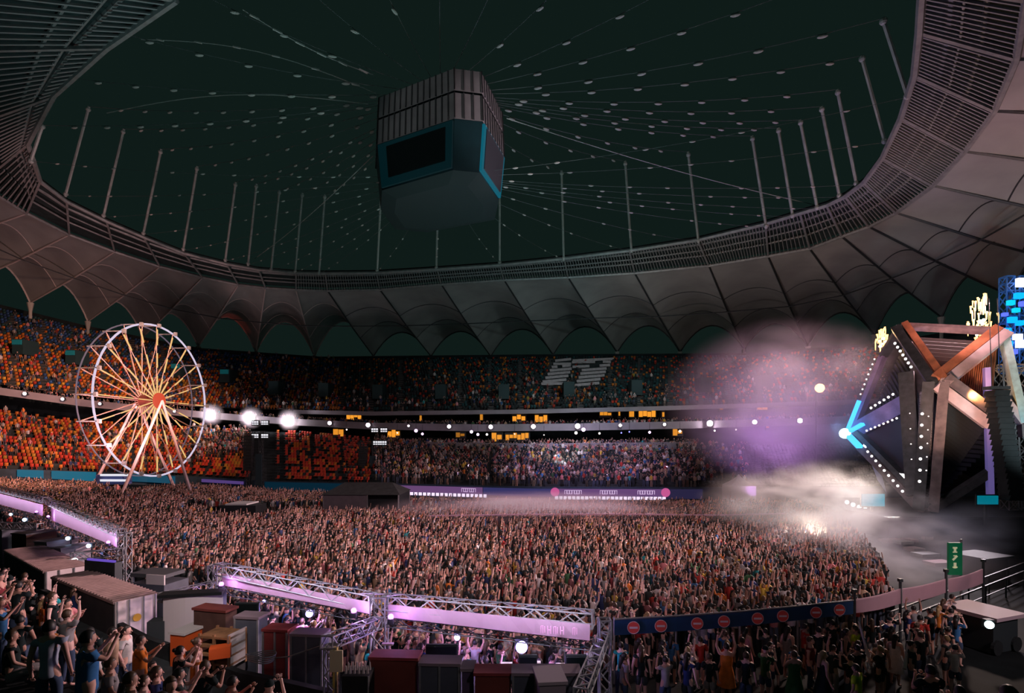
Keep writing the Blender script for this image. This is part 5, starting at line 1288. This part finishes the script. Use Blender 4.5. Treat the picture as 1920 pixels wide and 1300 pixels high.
# plain pink banner in three sections
pk = [(1604, 1124, 1150), (1690, 1104, 1132), (1776, 1086, 1112), (1846, 1067, 1094)]
for k, (a, b) in enumerate(zip(pk, pk[1:])):
    da, db = interp(a[0], BAN)[1], interp(b[0], BAN)[1]; mb = MB(); n = 8
    g_ = 3 if k else 1
    for i in range(n):
        def P_(j, f): t = j/n; y = a[1+f]+(b[1+f]-a[1+f])*t+3*math.sin(PI*t)*(1 if f else .8); return at(a[0]+g_+(b[0]-a[0]-2*g_)*t, y, da+(db-da)*t)
        e = Vector((0, .03, 0)); mb.quad(P_(i, 0), P_(i+1, 0), P_(i+1, 1), P_(i, 1)); mb.quad(P_(i, 1)+e, P_(i+1, 1)+e, P_(i+1, 0)+e, P_(i, 0)+e)
    rt = root('banner', at(a[0], a[2], da), 'plain pale pink banner sagging between posts, '+ORD[k]+(' of three sections' if k else ' of three'), 'banner', 'pink banner sections'); part(mb, 'fabric', PINKM, rt)
for k, (px, y0, y1) in enumerate(pk):
    d = interp(px, BAN)[1]; t = at(px, y0-14, d); mb = MB(); mb.tube([Vector((t.x, d+.06, 0)), t+Vector((0, .06, 0))], .05, 6); mb.box(t+Vector((0, .06, .02)), .14, .14, .12); tag(mb.build('banner_post', DSTEEL), 'dark post holding the pink banner, '+ORD[k]+(' from the left' if k else ''), 'post', 'posts of the pink banner')
for k, (a, b, m_) in enumerate((((1610, 1165), (1632, 1245), 'sign_white'), ((1706, 1185), (1696, 1255), 'sign_white'))):
    mb = MB(); mb.tube([at(*b, 16.6), at(*a, 17.2)], .055, 6, r2=.03); tag(mb.build('furled_flag', WH), 'white furled flag leaning below the pink banner, '+('left' if k == 0 else 'right')+' one', 'flag')
# green exit sign on a post
c = at(1790, 1048, 24.8); rt = root('exit_sign', Vector((c.x, c.y, 0)), 'tall green sign board with pale symbols behind the pink banner', 'sign')
part(MB().box(c, .62, .12, 1.5), 'board', mat('sign_green', (.01, .14, .06), .5, emit=(.0, .30, .12), es=.12), rt); part(MB().tube([Vector((c.x+.34, c.y+.05, 0)), c+Vector((.34, .05, .9))], .05, 6), 'post', STEEL, rt)
for dz, sh_ in ((.42, 0), (.05, 1), (-.30, 2)):
    mb = MB(); q = c+Vector((-.05, -.08, dz))
    if sh_ == 0: mb.box(q+Vector((0, 0, .1)), .2, .02, .08); mb.box(q, .1, .02, .16); mb.box(q-Vector((0, 0, .1)), .2, .02, .05)
    elif sh_ == 1: mb.frame(q, Vector((.10, 0, .10)), Vector((0, .01, 0)), Vector((-.03, 0, .03))); mb.box(q+Vector((0, 0, .1)), .14, .02, .05)
    else: mb.box(q, .12, .02, .26); mb.box(q+Vector((0, 0, -.08)), .22, .02, .06)
    part(mb, 'symbol', mat('sign_symbol', (.8, .75, .5), .5, emit=(.8, .8, .5), es=.25), rt, 'pale symbol')

# ---------------------------------------------------------------- cabins, containers and gear of the bar line
def boxpx(name, x0, x1, y0, d, h, dep, yaw, m, label, cat, group=None, trim=None, ribs=0, z0=None):
    a, b = at(x0, y0, d), at(x1, y0, d); w = (b.x-a.x); top = a.z; zb = 0 if z0 is None else top-h
    c = Vector(((a.x+b.x)/2, d+dep/2, (top+zb)/2)); rt = root(name, (c.x, c.y, zb), label, cat, group, yaw)
    R3 = Matrix.Rotation(yaw, 3, 'Z'); H = top-zb
    def pt(mb, nm, m2, lab=None): o = mb.build(nm, m2, rt); 
    mb = MB().box((0, 0, H/2), w, dep, H-.02); mb.build('body', m, rt)
    mb = MB().box((0, 0, H+.02), w+.08, dep+.08, .07); mb.build('roof_panel', trim or DSTEEL, rt)
    if ribs:
        mb = MB()
        for i in range(ribs+1): mb.box((-w/2+w*i/ribs, -dep/2-.015, H/2), .05, .04, H-.04)
        mb.build('frame_ribs', STEEL, rt)
    return rt
RUST = mat('cabin_maroon', (.20, .045, .035), .7, noise=.2, nscale=1.5); REDC = mat('cabin_red', (.30, .05, .05), .7, noise=.2); GREYC = mat('cabin_grey', (.10, .115, .15), .6, noise=.15); BRN = mat('cabin_brown', (.10, .055, .045), .8, noise=.25); VIOC = mat('cabin_violet', (.10, .07, .14), .7)
TRIM = mat('cabin_trim', (.30, .24, .28), .6); ORNG = mat('bin_orange', (.85, .14, .03), .5); WOOD = mat('pallet_wood', (.30, .16, .08), .8, noise=.25, nscale=5)
G_ = 'cabins along the bar'
boxpx('service_cabin', 360, 432, 1146, 15.9, 0, .45, -.25, BRN, 'brown cabin right of the white booth', 'cabin', G_, RUST)
boxpx('service_cabin', 441, 488, 1160, 15.3, 0, .45, -.15, GREYC, 'grey cabin between the wooden crate and the red cabin', 'cabin', G_, TRIM, 1)
boxpx('service_cabin', 494, 541, 1184, 14.6, 0, .45, -.12, REDC, 'dark red cabin left of the slanting truss', 'cabin', G_, REDC, 2)
boxpx('service_cabin', 546, 606, 1193, 14.3, 0, .45, -.1, GREYC, 'wide grey cabin under the slanting truss', 'cabin', G_, TRIM, 2)
boxpx('service_cabin', 694, 783, 1237, 12.9, 0, .45, -.06, RUST, 'long maroon cabin left of the black screen', 'cabin', G_, REDC)
boxpx('service_cabin', 788, 862, 1248, 12.7, 0, .45, -.05, GREYC, 'blue-grey cabin below the black screen', 'cabin', G_, TRIM, 2)
boxpx('service_cabin', 866, 888, 1258, 12.6, 0, .45, 0, VIOC, 'narrow violet cabin in the bottom centre', 'cabin', G_, TRIM)
boxpx('service_cabin', 891, 958, 1266, 12.3, 0, .45, 0, RUST, 'maroon cabin cut by the bottom frame edge', 'cabin', G_, REDC)
boxpx('service_cabin', 962, 1088, 1266, 12.2, 0, .45, 0, GREYC, 'widest grey cabin at the bottom, left of the slanting truss', 'cabin', G_, TRIM, 2)
boxpx('equipment_box', 1008, 1058, 1283, 11.4, 0, .8, .1, mat('box_pale', (.34, .28, .32), .6), 'pale topped equipment box on the bottom edge', 'box', None, mat('box_pale_top', (.45, .38, .42), .6))
boxpx('dumpster', 322, 354, 1190, 15.4, .7, .8, -.25, ORNG, 'orange bin with white lid at the walkway edge', 'bin', None, mat('bin_lid', (.8, .76, .74), .5))
def screen(x0, x1, y0, y1, d, lab):
    c = at((x0+x1)/2, (y0+y1)/2, d); w, h = (x1-x0)/F*d, (y1-y0)/F*d; rt = root('display_screen', Vector((c.x, c.y, 0)), lab, 'screen'); part(MB().box(c, w, .1, h), 'panel', mat('panel_black', (.006, .012, .012), .3), rt)
    part(MB().box(c+Vector((0, .06, 0)), w+.06, .08, h+.06), 'frame', DSTEEL, rt); part(MB().tube([Vector((c.x, c.y+.1, 0)), c+Vector((0, .1, 0))], .04, 6), 'stand', DSTEEL, rt)
screen(442, 483, 1133, 1164, 16.6, 'black display screen above the grey cabin'); screen(800, 856, 1212, 1246, 13.9, 'black display screen standing behind the blue-grey cabin')
screen(975, 1005, 1232, 1250, 13.6, 'small black screen beside the violet spotlight'); screen(1062, 1098, 1232, 1268, 13.4, 'black screen at the right end of the bar')
# trailer-like containers at left
def container(c0, c1, w, lab, endlab=None):
    a, b = Vector(c0), Vector(c1); ax = (b-a); L_ = ax.length; yaw = math.atan2(ax.y, ax.x); c = (a+b)/2
    rt = root('container', (c.x, c.y, 0), lab, 'container', 'long containers by the walkway', yaw)
    top = a.z; MB().box((0, 0, (top+.9)/2), L_, w, top-.9).build('body', mat('container_side', (.05, .05, .055), .7, noise=.2), rt)
    mb = MB().box((0, 0, top+.03), L_+.06, w+.06, .08); n = int(L_/.25)
    for i in range(n): mb.box((-L_/2+L_*(i+.5)/n, 0, top+.09), .05, w, .05)
    mb.build('roof', mat('container_roof', (.42, .30, .28), .8, noise=.15), rt)
    e = MB().box((L_/2+.02, 0, (top+1.3)/2+.05), .05, w-.05, top-1.3).build('end_door', mat('container_end', (.92, .80, .80), .7, noise=.08), rt)
    mb = MB(); [mb.box((L_/2+.06, y, (top+1.3)/2+.05), .04, .035, top-1.3) for y in (-w/2+.08, -w/6, w/6, w/2-.08)]; mb.build('door_bars', STEEL, rt)
    MB().box((0, 0, .3), L_*.9, w*.8, .6).build('plinth', BLACK, rt)
    for x in (-L_*.35, L_*.35): MB().box((x, 0, .75), .5, w*.9, .35).build('support', BLACK, rt)
    if endlab: 
        mb = MB(); mb.disc((L_/2+.09, 0, (top+1.3)/2+.05), (1, 0, 0), .13, .02, 16); o = mb.build('round_mark', mat('mark_yellow', (.8, .45, .05), .6), rt); o['label'] = 'small yellow mark'
container(at(45, 1030, 27), at(125, 1072, 22.6), 1.5, 'long tan-roofed container at the left edge, farther of two')
container(at(135, 1079, 21.6), at(255, 1126, 18.3), 1.3, 'long tan-roofed container with white end doors, nearer of two', 'y')
for k, (x0, x1, y0, d, m_, lab) in enumerate(((22, 62, 1003, 29, BRN, 'small brown cabin at the far left below the banner'), (66, 100, 1018, 27.5, TRIM, 'small pale roofed counter behind the farther container'), (100, 125, 1030, 26.5, TRIM, 'second pale roofed counter behind the farther container'), (-15, 15, 995, 30, GREYC, 'grey cabin at the left frame edge'))):
    boxpx('service_cabin', x0, x1, y0, d, 0, 1.5, -.3, m_, lab, 'cabin', 'small cabins at the far left', TRIM if m_ is TRIM else DSTEEL)
c = at(190, 1062, 21.8); rt = root('display_screen', (c.x, c.y, 0), 'glowing violet and blue screen between tan container and kiosk', 'screen'); part(MB().box(c, 1.5, .1, .55, -.3), 'panel', emis('violet_screen', (.22, .12, .8), .6), rt); part(MB().box(c+Vector((0, .1, -.9)), 1.7, .3, 2.2, -.3), 'stand', DSTEEL, rt)
c = at(140, 1052, 24.2); rt = root('work_light', c, 'white work light at the left end of the container truss', 'lamp'); part(MB().ball(c, .13, n=10, m=7), 'bulb', emis('work_white', (.8, .95, 1), 5), rt); part(MB().tube([c, Vector((c.x, c.y, 0))], .03, 5), 'stand', DSTEEL, rt)
# kiosk with white roof, white booth
c = at(300, 1078, 23.2); rt = root('kiosk', (c.x, c.y, 0), 'white roofed kiosk standing left of the long banner', 'kiosk', None, -.2)
MB().box((0, 0, 1.0), 1.7, 1.3, 2.0).build('cabin', GREYC, rt); MB().box((-.1, 0, 2.32), 1.7, 1.1, .16).build('roof', mat('kiosk_roof', (.10, .11, .12), .7), rt)
MB().box((.40, -.62, 2.2), .9, .06, .42).build('roof_sign', mat('kiosk_white', (.8, .75, .74), .6), rt); MB().box((.3, -1.1, .9), .5, .4, 1.2).build('white_counter', MATS['kiosk_white'], rt)
for x in (-.85, .65): MB().tube([(x, -.5, 0), (x, -.5, 2.3)], .04, 5).build('pole', STEEL, rt)
c = at(362, 1150, 17.6); rt = root('white_booth', (c.x, c.y, 0), 'white booth with a curved front panel under a lattice truss', 'booth', None, .22)
mb = MB(); n = 10
hh = c.z+.62
for i in range(n):
    x0, x1 = -.85+1.75*i/n, -.85+1.75*(i+1)/n; f = lambda x: -.25*math.cos((x)*1.4); g_ = lambda x: max(.0, (x-.1)*.75)
    mb.quad((x0, f(x0), .4+g_(x0)), (x1, f(x1), .4+g_(x1)), (x1, f(x1), hh), (x0, f(x0), hh)); mb.quad((x0, f(x0)+.1, hh), (x1, f(x1)+.1, hh), (x1, f(x1)+.1, .4+g_(x1)), (x0, f(x0)+.1, .4+g_(x0)))
mb.build('front_panel', mat('booth_white', (.95, .88, .88), .7), rt); MB().box((.05, .35, hh/2), 1.6, .5, hh-.1).build('body', GREYC, rt); MB().box((.0, -.05, hh+.05), 1.9, .5, .1).build('top_trim', BLACK, rt)
MB().box((-1.05, .1, 1.1), .5, .5, 2.2).build('side_column', mat('booth_column', (.06, .075, .08), .7), rt)
# wooden crate stack, pallets, cable coil, flight case, yellow post
c = at(418, 1208, 14.8); rt = root('wooden_crate', (c.x, c.y, c.z-.55), 'open wooden crate stack left of the grey cabin', 'crate', None, -.2)
for k in range(4): MB().box((0, 0, .12+.24*k), .95, .7, .06).build('shelf_board', WOOD, rt)
for x in (-.45, 0, .45): 
    for y in (-.33, .33): MB().box((x, y, .45), .06, .06, .95).build('upright', WOOD, rt)
MB().box((.46, 0, .5), .03, .72, .9).build('side_sheet', mat('crate_metal', (.4, .38, .38), .5), rt)
MB().box((0, 0, -.6), .9, .7, 1.1).build('base', BLACK, rt)
c = at(413, 1222, 14.2); tag(MB().box(c, .5, .35, .28, .4).build('orange_crate', ORNG), 'small orange crate lying before the wooden crate stack', 'crate')
c = at(490, 1238, 13.9); mb = MB()
for k in range(4): mb.tube([c+Vector((math.cos(t)*(.32+.02*k), math.sin(t)*.2, .05*k+math.sin(t*2)*.03)) for t in [2*PI*i/24 for i in range(24)]], .018, 5, close=True)
tag(mb.build('cable_coil', STEEL), 'loose coil of grey cable beside the dark red cabin', 'cable coil')
mb = MB(); mb.tube([c+Vector((.35, 0, .05)), at(540, 1232, 13.6), at(600, 1212, 13.2), at(640, 1202, 13.1)], .02, 5); tag(mb.build('power_cable', STEEL), 'grey cable running from the coil up to the slanting truss', 'cable')
c = at(672, 1268, 12.4); rt = root('flight_case', (c.x, c.y, c.z-.5), 'black flight case packed with bottles left of maroon cabin', 'case'); MB().box((0, 0, .3), .62, .5, .6).build('case', BLACK, rt)
for i in range(6):
    for j in range(2): MB().tube([(-.26+.1*i, -.1+.2*j, .6), (-.26+.1*i, -.1+.2*j, .78)], .03, 6, r2=.015).build('bottle_neck', mat('bottle_pale', (.6, .55, .55), .3), rt)
MB().box((.3, -.26, .3), .03, .03, .6).build('corner_edge', STEEL, rt)
c = at(629, 1262, 12.5); rt = root('yellow_post', (c.x, c.y, 0), 'tall yellow and white marked post by the slanting truss', 'post'); MB().box((0, 0, 1.6), .1, .1, 3.2).build('post', mat('post_yellow', (.65, .5, .12), .6), rt); MB().box((.04, -.06, 2.9), .3, .05, .5).build('panel', mat('post_panel', (.75, .68, .45), .6), rt)
c = at(700, 1292, 11.6)
# white tables and bottles counters under the centre banner
for k, (px, py) in enumerate(((950, 1245), (1003, 1243), (1053, 1247), (727, 1208))):
    d = 14.0; c = at(px, py, d); rt = root('bar_table', (c.x, d, 0), 'small white topped bar table behind the cabins, '+('leftmost of four', 'second of four', 'third of four', 'alone beside the tower')[(1, 2, 3, 0)[k] if k < 3 else 3], 'table', 'white bar tables'); MB().box((0, 0, c.z), .3, .14, .04).build('table_top', WH, rt); MB().tube([(0, 0, 0), (0, 0, c.z)], .04, 6).build('leg', STEEL, rt)
# violet and white spot lamps under the banners
for k, (px, py, r, pw, lab) in enumerate(((580, 1151, .13, 40, 'blue-white spotlight glowing among people under the long lilac banner'), (857, 1196, .09, 22, 'small violet spotlight under the centre banner'), (978, 1214, .17, 70, 'brightest violet spotlight under the centre banner'), (495, 1128, .06, 6, 'tiny blue lamp under the long lilac banner'), (127, 1010, .10, 0, 'blue-white lamp under the left banner, middle one'), (20, 965, .09, 0, 'blue-white lamp at the left frame edge'), (46, 975, .12, 0, 'bright blue lamp near the left frame edge'), (166, 1024, .10, 0, 'blue-white lamp under the left banner, right one'))):
    d = (19, 16.4, 15.2, 20, 28, 40, 38, 27)[k]; c = at(px, py, d); rt = root('bar_spotlight', c, lab, 'lamp', 'spot lamps under the banners'); part(MB().ball(c, r, n=10, m=7), 'lens', emis('spot_violet' if pw else 'spot_blue', (.45, .35, 1) if pw else (.5, .65, 1), 9), rt); part(MB().box(c+Vector((0, r+.1, 0)), r*2.2, .2, r*2.2), 'housing', BLACK, rt)
    part(MB().tube([c+Vector((0, r+.1, 0)), Vector((c.x, c.y+r+.1, 0))], .03, 5), 'stand', BLACK, rt)
    if pw:
        l = bpy.data.lights.new('bar_light', 'POINT'); o = bpy.data.objects.new('bar_light', l); COL.objects.link(o); l.energy = pw*2; l.color = (.55, .35, 1); l.shadow_soft_size = .1; o.location = (0, -.35, .1); o.parent = rt
# right: carts with pale roofs, kerbs
for k, (x0, x1, y0, d, lab) in enumerate(((1842, 1925, 1163, 20, 'pale roofed service cart with a bright lamp at the right edge'), (1830, 1905, 1050, 31, 'dark service cart with grey roof below the stage at right'))):
    w = (x1-x0)/F*d; c = at((x0+x1)/2, y0, d); rt = root('service_cart', (c.x, d+1, 0), lab, 'cart', None, .35)
    MB().box((0, 0, c.z/2), w*.9, 1.6, c.z-.1).build('body', mat('cart_body', (.02, .03, .035), .6), rt); MB().box((0, 0, c.z+.05), w*1.1, 2.0, .14).build('roof', mat('cart_roof%d' % k, ((.42, .33, .38), (.08, .09, .09))[k], .7), rt)
    for x in (-.35, .35): MB().disc((x*w, -.82, .28), (0, 1, 0), .28, .12, 14).build('wheel', BLACK, rt)
c = at(1855, 1172, 19.0); rt = root('cart_lamp', c, 'bright cyan-white lamp on the corner of the pale roofed cart', 'lamp'); part(MB().ball(c, .14, n=10, m=7), 'bulb', emis('cart_white', (.7, 1, 1), 5), rt); part(MB().box(c+Vector((.1, .16, 0)), .3, .2, .3), 'housing', BLACK, rt)
mb = MB(); mb.box((15.5, 13.6, .02), 7.5, 4.2, .04, .1); struct(mb, 'floor_paving', mat('paving_tan', (.14, .115, .10), .85, noise=.3, nscale=1.5))
for k, (a, b) in enumerate((((1640, 1178), (1920, 1092)), ((1670, 1198), (1920, 1120)))):
    mb = MB(); d0_, d1_ = 20+2*k, 29+2*k; A1, B1 = at(*a, d0_), at(*b, d1_)
    A1.z = B1.z = 1.0; mb.bar(A1, B1, .06); mb.bar(A1-Vector((0, 0, .5)), B1-Vector((0, 0, .5)), .04)
    for s in range(7): q = A1.lerp(B1, s/6); mb.bar(Vector((q.x, q.y, 0)), q, .05)
    tag(mb.build('guard_rail', DSTEEL), 'dark guard rail right of the pink banner, '+('nearer' if k == 0 else 'farther')+' of two', 'rail')

# ---------------------------------------------------------------- smoke
def smoke(px, py, d, rx, ry, rz, dens, col, label, scale=2.2, thr=.42, seed=0, aniso=0, yaw=0):
    me = bpy.data.meshes.new('smoke_cloud'); bm = bmesh.new(); bmesh.ops.create_icosphere(bm, subdivisions=3, radius=1); bm.to_mesh(me); bm.free()
    o = bpy.data.objects.new('smoke_cloud', me); COL.objects.link(o); o.location = at(px, py, d); o.scale = (rx, ry, rz); o.rotation_euler = (0, 0, yaw)
    m = bpy.data.materials.new('smoke'); m.use_nodes = True; N = m.node_tree.nodes; L = m.node_tree.links; N.remove(N['Principled BSDF'])
    vsn = N.new('ShaderNodeVolumeScatter'); vsn.inputs['Color'].default_value = (*col, 1); vsn.inputs['Anisotropy'].default_value = aniso
    tc = N.new('ShaderNodeTexCoord'); ln = N.new('ShaderNodeVectorMath'); ln.operation = 'LENGTH'; fr = N.new('ShaderNodeMapRange'); fr.inputs[1].default_value = 1; fr.inputs[2].default_value = .35; fr.interpolation_type = 'SMOOTHSTEP'
    nz = N.new('ShaderNodeTexNoise'); nz.noise_dimensions = '4D'; nz.inputs['W'].default_value = seed; nz.inputs['Scale'].default_value = scale; nz.inputs['Detail'].default_value = 4; nz.inputs['Distortion'].default_value = .6
    mr = N.new('ShaderNodeMapRange'); mr.inputs[1].default_value = thr; mr.inputs[2].default_value = thr+.28; mu = N.new('ShaderNodeMath'); mu.operation = 'MULTIPLY'; m2 = N.new('ShaderNodeMath'); m2.operation = 'MULTIPLY'; m2.inputs[1].default_value = dens
    L.new(tc.outputs['Object'], ln.inputs[0]); L.new(ln.outputs['Value'], fr.inputs[0]); L.new(tc.outputs['Object'], nz.inputs['Vector']); L.new(nz.outputs['Fac'], mr.inputs[0])
    L.new(fr.outputs[0], mu.inputs[0]); L.new(mr.outputs[0], mu.inputs[1]); L.new(mu.outputs[0], m2.inputs[0]); L.new(m2.outputs[0], vsn.inputs['Density'])
    L.new(vsn.outputs[0], N['Material Output'].inputs['Volume']); me.materials.append(m)
    tag(o, label, 'smoke', None, 'stuff'); return o
smoke(1480, 765, 60, 15, 11, 10.5, .13, (.95, .85, .92), 'tall drifting lilac smoke left of the stage', 1.9, .38, 1)
smoke(1515, 955, 43, 9.5, 8.5, 4.4, .50, (1, .93, .88), 'bright white smoke low over the crowd before the stage', 2.8, .44, 2)
smoke(1615, 1035, 33, 8, 7, 3.0, .32, (.92, .84, .9), 'low grey-lilac smoke at the front right edge of the crowd', 2.2, .38, 3)
smoke(1010, 962, 51, 18, 7, 2.2, .6, (1, .80, .88), 'thin pink haze lying over the middle of the crowd', 2.6, .36, 4)
smoke(1830, 1010, 32, 5, 4, 2.4, .07, (.8, .85, 1), 'faint bluish smoke beside the green sign', 2.0, .4, 5)
for k, (px, py, nm) in enumerate(((397, 777, 'left'), (471, 783, 'middle'), (543, 787, 'right'))):  # small haze balls added to imitate lamp glare
    smoke(px, py, line(FB_T, px).y-1.6, 2.6, 1.6, 2.4, .5, (1, .85, .95), 'added haze imitating glare around the %s of three large floodlights' % nm, 1.0, .12, 7+k)
